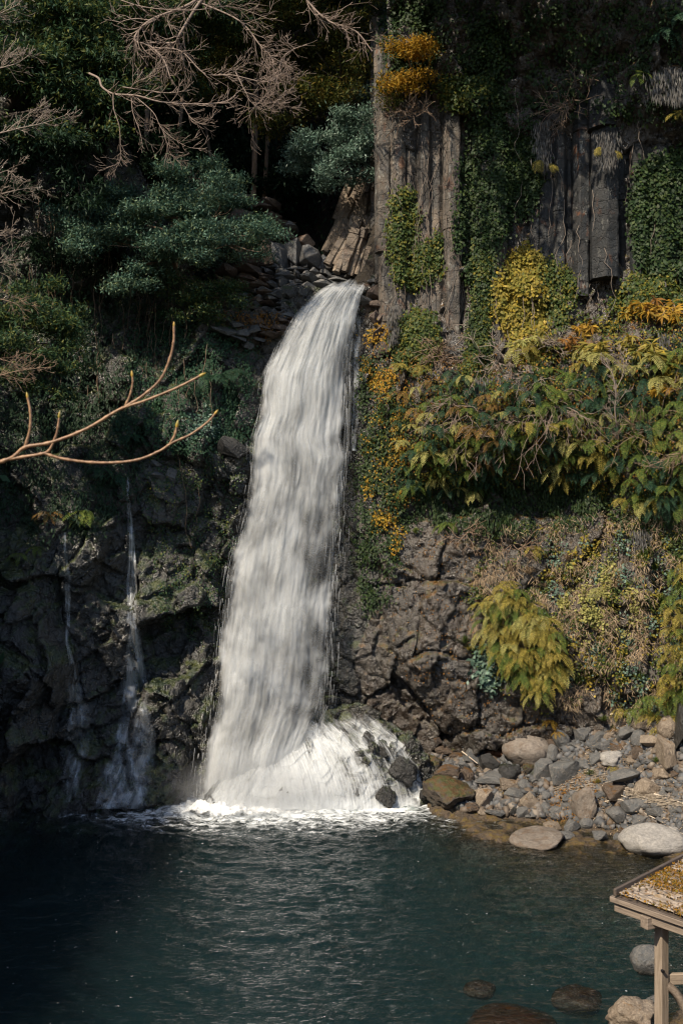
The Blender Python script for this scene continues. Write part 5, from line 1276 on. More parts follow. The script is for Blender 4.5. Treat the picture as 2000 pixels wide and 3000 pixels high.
cover('mossy_growth', 'green and russet growth on the strip right of the fall', [(1060, 1000), (1130, 1020), (1170, 1200), (1180, 1500), (1150, 1750), (1060, 1800), (1040, 1500)], 4200, 'ivydark', .14, .10, 404, .25, kind='stuff', clump=.3)
cover('mossy_growth', 'golden and russet leaves on the strip right of the fall', [(1060, 950), (1150, 960), (1190, 1200), (1190, 1500), (1150, 1650), (1080, 1500)], 2200, 'gold', .12, .08, 419, .3, kind='stuff', clump=.12, patch=4)
cover('ledge_growth', 'golden leaves scattered through the ledge growth', [(1150, 1150), (1480, 1080), (1640, 930), (2010, 900), (2010, 1480), (1500, 1400), (1200, 1430)], 3200, 'yellow', .12, .08, 420, .45, kind='stuff', clump=.12, patch=4)
cover('slope_growth', 'mixed low growth over the sunny lower slope', [(1380, 1560), (1600, 1520), (2010, 1480), (2010, 2090), (1860, 2090), (1740, 2010), (1680, 2060), (1600, 2080), (1400, 1980), (1370, 1750)], 5200, 'ivy', .14, .09, 405, .30, 'W', kind='stuff', clump=.15, hang=.2, patch=4)
cover('slope_growth', 'yellow green low leaves on the sunny lower slope', [(1560, 1560), (2010, 1500), (2010, 2080), (1850, 2080), (1650, 1980), (1600, 1800)], 1700, 'yellow', .13, .10, 415, .30, 'W', kind='stuff', clump=.10, hang=.2, patch=7)
cover('slope_growth', 'silvery green low leaves on the sunny lower slope', [(1560, 1560), (2010, 1500), (2010, 2080), (1850, 2080), (1650, 1980), (1600, 1800)], 1500, 'silver', .13, .10, 416, .30, 'W', kind='stuff', clump=.10, hang=.2, patch=7)
cover('slope_growth', 'pale clover like growth on the sunny lower slope', [(1620, 1650), (1800, 1660), (1880, 1780), (1860, 1900), (1700, 1880), (1640, 1780)], 1700, 'fernpale', .13, .11, 406, .35, 'W', kind='stuff', clump=.10, hang=.1, patch=5)
cover('slope_litter', 'dry brown stems and litter on the lower slope', [(1400, 1560), (2010, 1480), (2010, 2090), (1850, 2100), (1640, 2060), (1380, 1900)], 7000, 'tan', .32, .026, 407, .35, 'W', kind='stuff', clump=.15, hang=.6, patch=4)
cover('cliff_litter', 'small dry leaves caught on the brown cliff above the bank', [(1150, 1560), (1420, 1560), (1600, 2080), (1500, 2180), (1250, 2120), (1150, 1900)], 600, 'orange', .09, .05, 408, .06, 'W', kind='stuff', clump=.4)
cover('left_growth', 'dark green growth on the wall left of the fall', [(400, 880), (560, 900), (740, 1000), (740, 1290), (560, 1330), (430, 1300), (330, 1250), (380, 1000)], 6500, 'ferndark', .15, .08, 409, .3, 'W', kind='stuff', clump=.3)
cover('left_growth', 'small green moss tufts on the wet wall left of the fall', [(420, 1330), (700, 1330), (680, 1600), (640, 1900), (480, 1850), (430, 1600)], 3000, 'mid', .10, .07, 410, .08, 'W', kind='stuff', clump=.18)
cover('left_growth', 'dim growth in the shade on the far left wall', [(-10, 1180), (400, 1180), (420, 1450), (300, 1560), (100, 1580), (-10, 1500)], 4200, 'dark', .22, .07, 411, .35, 'W', kind='stuff', clump=.3)  # leaf colour itself is darkened to deepen the shade here
cover('left_growth', 'dim hanging growth in the shade below the evergreen', [(-10, 700), (560, 780), (420, 900), (380, 1250), (-10, 1250)], 4200, 'dark', .26, .08, 412, .5, 'W', kind='stuff', clump=.3)  # same darkened leaf colour, adding to the shade under the evergreen
cover('ledge_litter', 'russet litter and dry leaves on the ledge beside the evergreen', [(560, 800), (760, 780), (820, 900), (800, 1000), (600, 900)], 1500, 'orange', .12, .06, 413, .2, 'W', kind='stuff', clump=.3)
cover('upper_growth', 'sparse dark growth on the crags above the columns', [(1250, 0), (2010, 0), (2010, 360), (1500, 330), (1300, 250)], 3500, 'ivydark', .2, .12, 414, .3, kind='stuff', clump=.22)

# ------------------------------------------------------------ ferns
def frond_mesh(seed, droop, n=15, wmax=.15):
    """a frond one metre long growing along +x from its root and arching down, paired leaflets either side of the stalk"""
    rs = np.random.RandomState(seed); v, f = [], []
    pts = []; p = np.zeros(3); a = -.15
    for i in range(n + 1):
        pts.append(p.copy()); a -= droop / n * (1 + .8 * i / n); p = p + np.array([math.cos(a), .02 * rs.normal(), math.sin(a)]) / n
    pts = np.array(pts)
    for i in range(n):
        t = i / n; d = pts[i + 1] - pts[i]; d /= np.linalg.norm(d)
        side = np.array([0, 1, 0.]); up = np.cross(d, side); up /= np.linalg.norm(up)
        k = len(v); w_ = .006
        v += [pts[i] - side * w_, pts[i] + side * w_, pts[i + 1] + side * w_ * .9, pts[i + 1] - side * w_ * .9]; f.append((k, k + 1, k + 2, k + 3))
        if t < .08: continue
        L = wmax * (math.sin(math.pi * min(1, (t * .92 + .12))) ** .7) * (1 + .12 * rs.normal())
        if t > .9: L *= .6
        for sgn in (-1, 1):
            ax = side * sgn * .92 + d * .42 + up * rs.uniform(-.05, .1); ax /= np.linalg.norm(ax)
            wv = d * (1.0 / n) * .62
            r = pts[i]; k = len(v)
            tip = r + ax * L - np.abs(up) * 0 + np.array([0, 0, -1]) * L * .22
            m = r + ax * L * .5
            v += [r - wv * .35, m + wv * .75, tip, m - wv * .45]; f.append((k, k + 1, k + 2, k + 3) if sgn > 0 else (k, k + 3, k + 2, k + 1))
    return mesh_np('frond', np.array(v), np.array(f))
FR = [frond_mesh(i, dr) for i, dr in enumerate([1.0, 1.2, 1.1, .85, .95, 1.25, .7, 1.05])]
frnd = random.Random(77)
def fern(px, py, size, mat, label, n=6, which='WC', group=None, up=.05, fan=1.0, name='fern', out=.1, az=None):
    h = castc(px, py, which)
    if not h: return
    p = h[0] + Vector((0, -out, 0)); r = empty(name, p, label, 'fern', group)
    for i in range(n):
        a = -math.pi / 2 + (az or 0) + (i / max(1, n - 1) - .5) * 2 * fan + frnd.uniform(-.2, .2)
        me = FR[frnd.randrange(len(FR))]
        o = bpy.data.objects.new('frond', me); COL.objects.link(o); o.parent = r
        if not me.materials: me.materials.append(LM['fern'])
        m = mat if isinstance(mat, str) else frnd.choice(mat)
        o.material_slots[0].link = 'OBJECT'; o.material_slots[0].material = LM[m]
        o.rotation_euler = (frnd.uniform(-.35, .35), -up + frnd.uniform(-.35, .25), a)
        s = size * frnd.uniform(.75, 1.15); o.scale = (s, s * frnd.uniform(1.0, 1.35), s)
    return r
def spread(pl, mind, rnd, tries=4000, sx=1.0):
    out = []
    for (x, y) in sample(pl, tries, rnd):
        if all(((x - a) * sx) ** 2 + (y - c) ** 2 > mind * mind for a, c in out): out.append((x, y))
    return out
fr_ = random.Random(21)
zone_f = [
 ([(1160, 1160), (1330, 1080), (1460, 1150), (1480, 1300), (1420, 1430), (1180, 1430)], 31, 1.05, ['fern', 'ferndark', 'ferndark', 'fernrust', 'fernpale'], 'green and russet fern hanging from the left half of the ledge under the columns', 'ferns on the left half of the ledge'),
 ([(1480, 1120), (1700, 1060), (1850, 1060), (2005, 1000), (2005, 1500), (1900, 1500), (1760, 1380), (1640, 1400), (1560, 1330), (1480, 1340)], 36, 1.25, ['fern', 'fern', 'ferndark', 'ferndark', 'fernpale', 'fernyellow'], 'large fern with drooping fronds hanging from the right half of the ledge', 'ferns on the right half of the ledge'),
 ([(1400, 1760), (1470, 1690), (1560, 1760), (1630, 1850), (1640, 1960), (1570, 2030), (1490, 1960), (1400, 1850)], 21, 1.15, ['fernyellow', 'fernyellow', 'fern', 'fernpale'], 'yellow green fern in the dense fern bed on the lower slope', 'ferns of the dense bed on the lower slope'),
 ([(1960, 1660), (2005, 1620), (2005, 2090), (1850, 2090), (1800, 2070), (1900, 2020), (1945, 1900)], 30, 1.05, ['fernyellow', 'fernyellow', 'fern'], 'golden fern in the sunny corner above the bank at the right edge', 'golden ferns at the right edge above the bank')]
for (pl, md, sz, ms, lab, grp) in zone_f:
    for (x, y) in spread(pl, md, fr_, 2500):
        m1 = fr_.choice(ms); cn = {'fern': 'green', 'ferndark': 'dark green', 'fernpale': 'pale green', 'fernyellow': 'yellow', 'fernrust': 'russet'}[m1]
        if 'left half' in grp: wh = ('beside the fall' if x < 1230 else 'below the golden edged ivy patch' if x < 1320 else 'under the arching dry twigs' if x < 1400 else 'left of the pinkish twig tangle') + (', top row' if y < 1190 else ', second row' if y < 1260 else ', third row' if y < 1330 else ', lowest fringe')
        elif 'right half' in grp: wh = ('under the pinkish twig tangle' if x < 1640 else 'left of the small crooked bare tree' if x < 1780 else 'just right of the small crooked bare tree' if x < 1890 else 'at the right edge') + (', top row' if y < 1130 else ', second row' if y < 1210 else ', third row' if y < 1290 else ', lowest fringe')
        elif 'bed' in grp: wh = 'in the dense fern bed on the slope, ' + ('topmost part' if y < 1750 else 'upper part' if y < 1820 else 'middle part' if y < 1890 else 'lower part' if y < 1960 else 'bottom tip') + (', left side' if x < 1470 else ', centre' if x < 1550 else ', right side')
        else: wh = 'in the sunny corner above the bank, ' + ('topmost' if y < 1760 else 'upper middle' if y < 1880 else 'lower middle' if y < 1990 else 'lowest, by the boulders') + (', left part' if x < 1950 else ', at the edge')
        lab = '%s fern %s' % (cn, wh)
        fern(x, y, sz * .92 * fr_.uniform(.8, 1.2), m1, lab, 5, 'WC' if y < 1500 else 'WG', grp, out=.5 if y < 1500 else .45)
for (x, y, s, m, n, lab, w_) in [
 (1530, 1010, 1.3, 'fernyellow', 5, 'pale yellow fern at the top of the ledge under the yellow ivy', 'WC'), (1500, 1025, 1.3, 'fernpale', 5, 'pale drooping fern left of the pale yellow fern under the yellow ivy', 'WC'), (1360, 1105, 1.1, 'fernpale', 6, 'pale green fern among dry twigs in the middle of the ledge', 'WC'),
 (1700, 1020, 1.3, 'fernpale', 6, 'broad pale fern left of the small crooked bare tree', 'WC'), (1740, 1040, 1.4, 'fernpale', 6, 'broad pale fern directly behind the small crooked bare tree', 'WC'), (1560, 1230, 1.5, 'fern', 5, 'longest green fern fronds hanging in the middle of the ledge', 'WC'),
 (1170, 1070, .9, 'fernyellow', 7, 'orange yellow fern at the foot of the leftmost columns', 'WC'), (1230, 1075, .9, 'fernyellow', 6, 'yellow fern just right of the orange yellow one under the leftmost columns', 'WC'),
 (1200, 1420, 1.1, 'fern', 6, 'lone green fern hanging below the left end of the ledge', 'WC'), (1380, 1440, 1.0, 'fernpale', 6, 'pale fern hanging lowest below the middle of the ledge', 'WC'), (1310, 1530, 1.0, 'fern', 7, 'green fern on the dark rock above the brown cliff face', 'WC'),
 (1860, 1470, 1.2, 'fernpale', 7, 'large pale yellow fern below the right end of the ledge', 'WC'), (1810, 1460, 1.0, 'fernyellow', 6, 'yellow fern left of the large pale one below the ledge', 'WC'), (1900, 1460, .9, 'fernyellow', 5, 'yellow fern right of the large pale one below the ledge', 'WC'),
 (1560, 1600, .9, 'fernyellow', 7, 'yellow fern standing at the top of the lower slope', 'WC'), (1740, 1720, .9, 'fernpale', 6, 'pale fern among the clover growth on the lower slope', 'WC'),
 (1610, 2105, .7, 'gold', 6, 'small orange fern behind the large rounded boulder', 'WG'), (1625, 2140, .55, 'gold', 5, 'smallest orange fern just above the tall grey stone', 'WG'), (1790, 2240, .5, 'fernyellow', 6, 'small yellow fern growing out of the rough pale boulder', 'G'), (1925, 2125, .8, 'fernyellow', 6, 'golden fern between the tan boulders at the top of the bank', 'G'), (1895, 2080, .8, 'fernyellow', 6, 'golden fern behind the pale lichened boulder', 'WG'),
 (600, 1095, 1.3, 'ferndark', 8, 'bluish fern left in the row beside the fall', 'W'), (650, 1100, 1.3, 'ferndark', 8, 'bluish fern in the middle of the row beside the fall', 'W'), (695, 1085, 1.1, 'ferndark', 7, 'bluish fern nearest the fall in its row', 'W'), (560, 1120, 1.1, 'ferndark', 7, 'dim bluish fern at the left end of the row beside the fall', 'W'),
 (430, 1230, 1.1, 'ferndark', 7, 'dark fern behind the budding twig left of the fall', 'W'), (470, 1200, 1.0, 'ferndark', 7, 'dark fern above the orange bud left of the fall', 'W'), (390, 1270, 1.1, 'ferndark', 7, 'dark fern below the fork of the budding twig', 'W'), (300, 1370, 1.1, 'ferndark', 7, 'dark fern over the top of the thin side cascade', 'W'), (350, 1390, 1.0, 'ferndark', 7, 'dark fern just right of the top of the thin side cascade', 'W'),
 (250, 1495, 1.4, 'fern', 9, 'broad fern overhanging the narrow left trickle', 'W'), (150, 1500, 1.1, 'fernrust', 7, 'dull russet fern left of the narrow trickle', 'W'), (60, 1620, .8, 'fern', 6, 'small bright fern above the brown boulder at the left edge', 'W'), (115, 1600, .7, 'fern', 6, 'small bright fern right of its twin above the brown boulder', 'W'),
 (1930, 100, 1.5, 'ferndark', 7, 'dark fern with long fronds hanging in the top right corner', 'WC'), (1985, 60, 1.6, 'ferndark', 7, 'topmost dark fern in the top right corner', 'WC'), (1865, 225, 1.1, 'fern', 6, 'yellow green fern left of the pale hanging roots at the top right', 'WC'), (1980, 340, 1.1, 'fernyellow', 6, 'yellow fern under the pale hanging roots at the right edge', 'WC')]:
    fern(x, y, s, m, lab, n, w_, out=.55 if 950 < y < 1480 and x > 1150 else .25)

# compound leaved shrubs hanging at the right
def whorl_mesh(seed):
    rs = np.random.RandomState(seed); n = 8; a = np.linspace(-2.2, 2.2, n) + rs.normal(size=n) * .15
    ax = np.stack([np.sin(a) * .75, -.5 + rs.normal(size=n) * .2, -.35 - np.cos(a) * .65], 1)
    v, f = leaves_np(np.zeros((n, 3)), ax, np.tile([[0, -1., .6]], (n, 1)), rs.uniform(.75, 1.1, n), .2, .1)
    return mesh_np('whorl', v, f)
WH = [whorl_mesh(i) for i in range(5)]
def whorls(px, py, w, h, n, sz, mat, label):
    h0 = castc(px, py)
    if not h0: return
    org = h0[0]; r = empty('whorled_shrub', org, label, 'shrub'); rnd = random.Random(int(px + py))
    T = Tubes()
    for i in range(n):
        x, y = px + rnd.uniform(-w, w), py + rnd.uniform(-h, h); hh = castc(x, y)
        if not hh: continue
        p = hh[0] + Vector((0, -rnd.uniform(.35, .9), .1)); s = sz * rnd.uniform(.75, 1.2)
        o = bpy.data.objects.new('whorl', WH[i % 5]); COL.objects.link(o); o.parent = r; o.location = p - org; o.scale = (s, s, s); o.rotation_euler = (rnd.uniform(-.3, .3), rnd.uniform(-.4, .4), rnd.uniform(-.6, .6))
        if not WH[i % 5].materials: WH[i % 5].materials.append(LM['gold'])
        o.material_slots[0].link = 'OBJECT'; o.material_slots[0].material = LM[mat]
        T.tube(curve([org + Vector((rnd.uniform(-.2, .2), .2, -.3)), (org + p) / 2 + Vector((0, -.1, .2)), p], 4), .025, .012, 4)
    link('stem', T.mesh('stem', org), BK['brown'], r)
for t in [(1700, 975, 30, 22, 9, .50, 'gold', 'orange whorled leaves under the broken dark column'), (1720, 1030, 40, 14, 9, .55, 'yellow', 'yellow whorled leaves above the broad pale ferns'), (1660, 1010, 20, 14, 6, .45, 'orange', 'russet whorled leaves left of the orange ones under the column'),
          (1860, 920, 50, 25, 12, .55, 'gold', 'golden whorled leaves right of the hollow below the columns'), (1900, 905, 30, 18, 6, .5, 'orange', 'pinkish orange whorled leaves below the olive ivy'), (1960, 920, 40, 30, 12, .6, 'gold', 'golden whorled leaves hanging at the right edge'),
          (1890, 1040, 45, 25, 12, .65, 'yellow', 'large yellow green whorled leaves right of the small bare tree'), (1950, 1080, 30, 40, 9, .6, 'yellow', 'yellow whorled leaves trailing below the large yellow green ones'), (1930, 1140, 30, 18, 6, .5, 'gold', 'lowest golden whorled leaves near the right edge'), (1540, 1010, 45, 14, 9, .42, 'fernpale', 'pale sunlit whorled leaves just under the yellow ivy'), (1840, 1010, 30, 12, 6, .5, 'yellow', 'small yellow whorled leaves at the top of the dark hollow')]:
    whorls(*t)

# pale skirts of dead fronds with a live fern at their foot
def skirt(px, py, w, h, label, ferns=()):
    h0 = castc(px, py - h * .4)
    if not h0: return
    D = h0[0].y - .35; s = D / F; org = P(px, py - h * .5, D)
    r = empty('hanging_fern', org, label, 'fern'); rs = np.random.RandomState(int(px)); n = int(w * h * .05) + 40
    u = rs.normal(size=n) * .33; t = rs.rand(n)
    pos = np.stack([u * w * s * (1 - .4 * t), -.15 - .25 * rs.rand(n), -t * h * s * .85], 1)
    ax = np.stack([rs.normal(size=n) * .12, rs.normal(size=n) * .15, -np.ones(n)], 1)
    v, f = leaves_np(pos, ax, np.stack([rs.normal(size=n), -np.ones(n), rs.normal(size=n) * .2], 1), rs.uniform(.18, .42, n), .045, .1)
    tag(link('dead_skirt', mesh_np('dead_skirt', v, f), LM['dead'], r), kind='stuff')
    for (x, y, sz, m, az) in ferns:
        for k in range(3):
            me = FR[(x + k) % 8]; o = bpy.data.objects.new('frond', me); COL.objects.link(o); o.parent = r; o.location = P(x, y, D - .3) - org
            o.material_slots[0].link = 'OBJECT'; o.material_slots[0].material = LM[m]; o.scale = (sz, sz * 1.6, sz); o.rotation_euler = (.1 * k, .3, -1.57 + az + .3 * (k - 1))
skirt(1585, 440, 50, 170, 'long pale skirt of dead fronds with two yellow ferns at its foot', [(1575, 468, .9, 'fernyellow', -.3), (1612, 478, .7, 'fernyellow', .3)])
skirt(1775, 450, 60, 120, 'short pale skirt of dead fronds with small yellow ferns on both sides', [(1752, 430, .6, 'fernyellow', -.6), (1802, 440, .6, 'fernyellow', .6)])
skirt(1925, 262, 60, 90, 'grey skirt of dead fronds left of the wide one')
skirt(1975, 262, 70, 120, 'wide grey skirt of dead fronds below the dark ferns')
skirt(1950, 1030, 60, 110, 'grey skirt of dead fronds behind the golden whorled leaves', [])
skirt(1870, 1580, 50, 60, 'brown dry skirt under the large pale yellow fern', [])
skirt(1150, 960, 40, 130, 'dry grass like skirt hanging beside the fall lip', [])
skirt(1400, 1135, 60, 60, 'grey dead skirt below the pale fern in the middle of the ledge', [])

# ------------------------------------------------------------ dry twig bushes, vines
def bush(px, py, R, n, label, mat='pale', bias=(0, -.3, -.5), ln=1.2, seed=1, dens=2, which='WC'):
    h = castc(px, py, which)
    if not h: return
    rnd = random.Random(seed); org = h[0] + Vector((0, -.5, 0)); T = Tubes()
    for i in range(n):
        d = Vector((rnd.gauss(0, 1), -abs(rnd.gauss(.5, .4)), rnd.gauss(-.2, .6))).normalized()
        grow(T, org + Vector((rnd.gauss(0, R * .25), 0, rnd.gauss(0, R * .15))), d, ln * 1.35 * rnd.uniform(.6, 1.2), .026, dens, rnd, Vector(bias), .5, (2, 3), .6, .011, .9)
    o = link('dry_bush', T.mesh('dry_bush', org), BK[mat]); o.location = org; tag(o, label, 'bush')
for i, t in enumerate([(1620, 1190, 1.0, 20, 'big tangle of bare pinkish twigs in the middle of the ledge', 'pink', (0, -.1, -.9), 1.6), (1455, 1075, 1.1, 16, 'bleached dry twig bush left of the pale yellow fern', 'pale', (-.2, 0, -.5), 1.1), (1555, 1120, .6, 9, 'small dry twig bush between the pale ferns', 'pale', (0, 0, -.6), .9),
        (1600, 1010, .9, 12, 'grey dry twig mat under the yellow ivy', 'pale', (0, 0, .1), .9), (1310, 1050, .9, 14, 'brown dry twig bush at the foot of the columns', 'brown', (0, 0, .1), .9), (1330, 1190, 1.1, 16, 'dry arching twigs over the left half of the ledge', 'pink', (-.3, 0, -.4), 1.2),
        (1450, 1250, .8, 11, 'dead forked twigs hanging in front of the green ferns', 'pink', (-.3, 0, -.9), 1.3), (1270, 1030, .7, 8, 'thin dry twigs beside the green and golden ivy patch', 'brown', (0, 0, -.2), .8), (1900, 1260, 1.1, 16, 'brown dry bush at the right end of the ledge', 'brown', (0, 0, .1), 1.1), (1990, 1330, .8, 12, 'dry twigs at the right edge below the ledge', 'brown', (-.3, 0, 0), 1.0),
        (1650, 330, 1.0, 14, 'grey dry twig bush under the crags at the top right', 'brown', (0, 0, -.5), 1.0), (1180, 350, 1.0, 12, 'brown twigs on the corner of the columns', 'brown', (-.4, 0, .1), 1.1), (1500, 1600, .8, 10, 'dry twigs at the top of the lower slope', 'brown', (0, 0, 0), .9), (1370, 1560, .6, 8, 'few dry twigs above the brown cliff face', 'brown', (0, 0, 0), .8)]):
    bush(t[0], t[1], t[2], t[3], t[4], t[5], t[6], t[7], 500 + i)
T = Tubes(); rnd = random.Random(8)
vr = P(1230, 700, 46.8)
for i in range(110):
    x, y = rnd.choice([(rnd.uniform(1130, 1320), rnd.uniform(330, 700)), (rnd.uniform(1480, 1560), rnd.uniform(800, 1000)), (rnd.uniform(1500, 1980), rnd.uniform(250, 900)), (rnd.uniform(1140, 1480), rnd.uniform(500, 950))])
    h = castc(x, y)
    if not h: continue
    p = h[0] + Vector((0, -.12, 0)); pts = [p]
    for k in range(rnd.randint(6, 16)): p = p + Vector((rnd.gauss(0, .09), rnd.gauss(0, .04), -.32)); pts.append(p)
    T.tube(pts, .018, .008, 3)
o = link('hanging_vines', T.mesh('hanging_vines', Vector((0, 0, 0))), BK['pale']); tag(o, 'thin dry vines and roots hanging down the columns', None, None, 'stuff')
T = Tubes()
for i in range(70):
    x, y = rnd.uniform(0, 640), rnd.uniform(500, 1150); h = castc(x, y, 'W')
    if not h: continue
    p = h[0] + Vector((0, -.8, 0)); pts = [p]
    for k in range(rnd.randint(6, 22)): p = p + Vector((rnd.gauss(0, .07), rnd.gauss(0, .05), -.34)); pts.append(p)
    T.tube(pts, .02, .009, 3)
o = link('hanging_vines', T.mesh('hanging_vines', Vector((0, 0, 0))), BK['brown']); tag(o, 'dim vines hanging in the shade left of the fall', None, None, 'stuff')

# ------------------------------------------------------------ grass tufts
def tuft_mesh(seed, n=60):
    rs = np.random.RandomState(seed); v, f = [], []
    for i in range(n):
        a = rs.uniform(0, 2 * math.pi); tl = rs.uniform(.2, 1.1); L = rs.uniform(.6, 1.0)
        d = np.array([math.cos(a) * math.sin(tl), math.sin(a) * math.sin(tl), math.cos(tl)]); s = np.cross(d, [0, 0, 1]); s /= np.linalg.norm(s)
        b0 = rs.normal(size=3) * .06; m = b0 + d * L * .55; t = m + (d * .5 + np.array([d[0] * .6, d[1] * .6, -.55])) * L * .45; w_ = .022
        k = len(v); v += [b0 - s * w_, b0 + s * w_, m + s * w_ * .8, m - s * w_ * .8, t, t]; f += [(k, k + 1, k + 2, k + 3), (k + 3, k + 2, k + 4, k + 5)]
    return mesh_np('tuft', np.array(v), np.array(f))
TF = [tuft_mesh(i) for i in range(4)]
def tuft(px, py, s, mat, label, which='WG'):
    h = castc(px, py, which)
    if not h: return
    s *= 1.35; o = link('grass_tuft', TF[int(px) % 4], LM[mat], None, h[0] - Vector((0, 0.22, 0))); o.scale = (s, s, s); tag(o, label, 'grass tuft')
for t in [(1725, 2268, .40, 'grass', 'bright green grass tuft in the middle of the stone bank', 'G'), (1765, 2108, .36, 'grass', 'green grass tuft at the left end of the driftwood', 'WG'), (1800, 2100, .30, 'grass', 'smaller green tuft right of the one by the driftwood', 'WG'), (1915, 2228, .3, 'grass', 'low green herbs under the overhanging boulder', 'G'),
          (1560, 2265, .22, 'grass', 'tiny green tuft beside the small orange mossy stone', 'G'), (1745, 2290, .3, 'fernyellow', 'yellow tuft on the mossy hump in the stone bank', 'G'), (1880, 1640, .75, 'grass', 'big round green grass tussock under the ledge at the right', 'W'), (1910, 1665, .6, 'grass', 'smaller green tussock touching the big round one', 'W'), (1720, 1690, .65, 'grass', 'bluish green tuft on top of the lower slope', 'W'),
          (1665, 1640, .6, 'tan', 'round tan dry tussock at the top of the lower slope', 'W'), (1490, 1670, .5, 'tan', 'pale tan dry tuft left of the yellow fern on the slope', 'W'), (1545, 1680, .5, 'tan', 'tan dry tuft under the yellow fern on the slope', 'W'), (1800, 1720, .7, 'tan', 'large dry tussock right of the clover growth', 'W'), (1700, 1810, .6, 'tan', 'dry tussock below the clover growth', 'W'),
          (1650, 1890, .5, 'grass', 'green and brown tuft right of the dense fern bed', 'W'), (1690, 2000, .6, 'grass', 'long drooping green tuft above the dark rock on the slope', 'W'), (1665, 1960, .5, 'fernyellow', 'yellowish drooping tuft right of the lowest ferns', 'W'), (1820, 1920, .5, 'grass', 'green tuft on the slope below the clover growth', 'W'), (1870, 1980, .55, 'grass', 'green tuft near the golden ferns at the right', 'W'), (1360, 1880, .45, 'grass', 'green brown tuft at the left edge of the dense fern bed', 'W'), (1370, 1900, .4, 'fernyellow', 'yellowish tuft below the left edge of the fern bed', 'W'),
          (1620, 1580, .45, 'grass', 'green tuft right of the yellow fern on the slope', 'W'), (1215, 1560, .4, 'grass', 'bluish hanging tuft on the dark rock left of the brown face', 'W'), (1760, 1850, .5, 'tan', 'dry brown tuft in the middle of the lower slope', 'W'), (1930, 1760, .5, 'grass', 'green tuft beside the golden ferns at the right edge', 'W'), (1600, 1720, .45, 'tan', 'dry tuft above the dense fern bed', 'W')]:
    tuft(*t)

# round leaved plants by the fern bed
cover('butterbur', 'pale round leaved plants at the lower left of the dense fern bed', [(1380, 1900), (1450, 1900), (1470, 1980), (1440, 2030), (1385, 1980)], 420, 'silver', .22, .22, 600, .25, 'W', kind='stuff', hang=.1)
cover('butterbur', 'bluish round leaved plants on the wall left of the fall', [(540, 1220), (620, 1200), (640, 1260), (560, 1290)], 500, 'silver', .14, .13, 601, .15, 'W', kind='stuff', hang=.1)

# driftwood and straw on the bank
def stick(pts, r, mat, name, label, cat='branch', which='G', lift=.12):
    T = Tubes(); pp_ = []
    for (x, y) in pts:
        h = cast(x, y, which); pp_.append(h[0] + Vector((0, -.05, lift)))
    T.tube(curve(pp_, 6), r, r * .5, 6); o = link(name, T.mesh(name, pp_[0]), BK[mat]); o.location = pp_[0]; tag(o, label, cat)
stick([(1740, 2132), (1775, 2125), (1800, 2119), (1850, 2120), (1870, 2140)], .06, 'sand', 'driftwood', 'pale bleached driftwood branch lying along the top of the bank', lift=.45)
stick([(1352, 2232), (1375, 2250), (1398, 2268)], .035, 'sand', 'driftwood', 'short bleached branch leaning on the dark rubble near the cascade', lift=.5)
stick([(1762, 2325), (1800, 2345), (1830, 2358)], .035, 'sand', 'driftwood', 'pale stick under the brown grey boulder', lift=.35)
stick([(1770, 2368), (1810, 2362), (1835, 2372), (1860, 2392)], .03, 'sand', 'driftwood', 'pale crooked stick left of the smooth dark grey boulder', lift=.3)
stick([(1850, 2335), (1910, 2345), (1960, 2362), (2000, 2375)], .05, 'sand', 'driftwood', 'long pale stick across the straw debris at the right', lift=.3)
stick([(1885, 2395), (1910, 2408), (1935, 2420)], .03, 'sand', 'driftwood', 'thin pale stick in front of the wedge shaped grey stone', lift=.2)
def straw(n, seed, pl, L, label, mat='sand'):
    rnd = random.Random(seed); T = Tubes()
    for (x, y) in sample(pl, n, rnd):
        h = cast(x, y, 'G')
        if not h: continue
        a = rnd.gauss(.25, .45); d = Vector((math.cos(a), .5 * math.sin(a), -.35 * math.sin(a))); p = h[0] + Vector((0, 0, rnd.uniform(.05, .28)))
        T.tube([p - d * L * .5, p + Vector((0, 0, .02)), p + d * L * .5 * rnd.uniform(.6, 1.2)], .011, .007, 3)
    o = link('straw', T.mesh('straw'), BK[mat]); tag(o, label, None, None, 'stuff')
straw(420, 5, [(1840, 2320), (1900, 2335), (2000, 2360), (2010, 2380), (1900, 2360), (1850, 2345)], .7, 'pale straw and reed debris between the boulders at the right')
straw(380, 6, [(1650, 2250), (1780, 2280), (1780, 2330), (1690, 2330), (1620, 2330)], .3, 'dry litter on the mossy hump of the bank')
straw(320, 7, [(1740, 2110), (2000, 2100), (2000, 2420), (1740, 2420)], .35, 'fine twigs scattered on the right of the bank', 'pale')
cover('bank_litter', 'orange dry leaves and moss on the hump of the bank', [(1570, 2390), (1640, 2320), (1700, 2280), (1760, 2290), (1740, 2400), (1640, 2400)], 2600, 'orange', .08, .05, 610, .06, 'G', kind='stuff', hang=.1)
cover('bank_litter', 'dry leaf litter over the right of the bank', [(1700, 2120), (2010, 2060), (2010, 2460), (1750, 2420)], 3600, 'tan', .08, .045, 611, .06, 'G', kind='stuff', hang=.1)

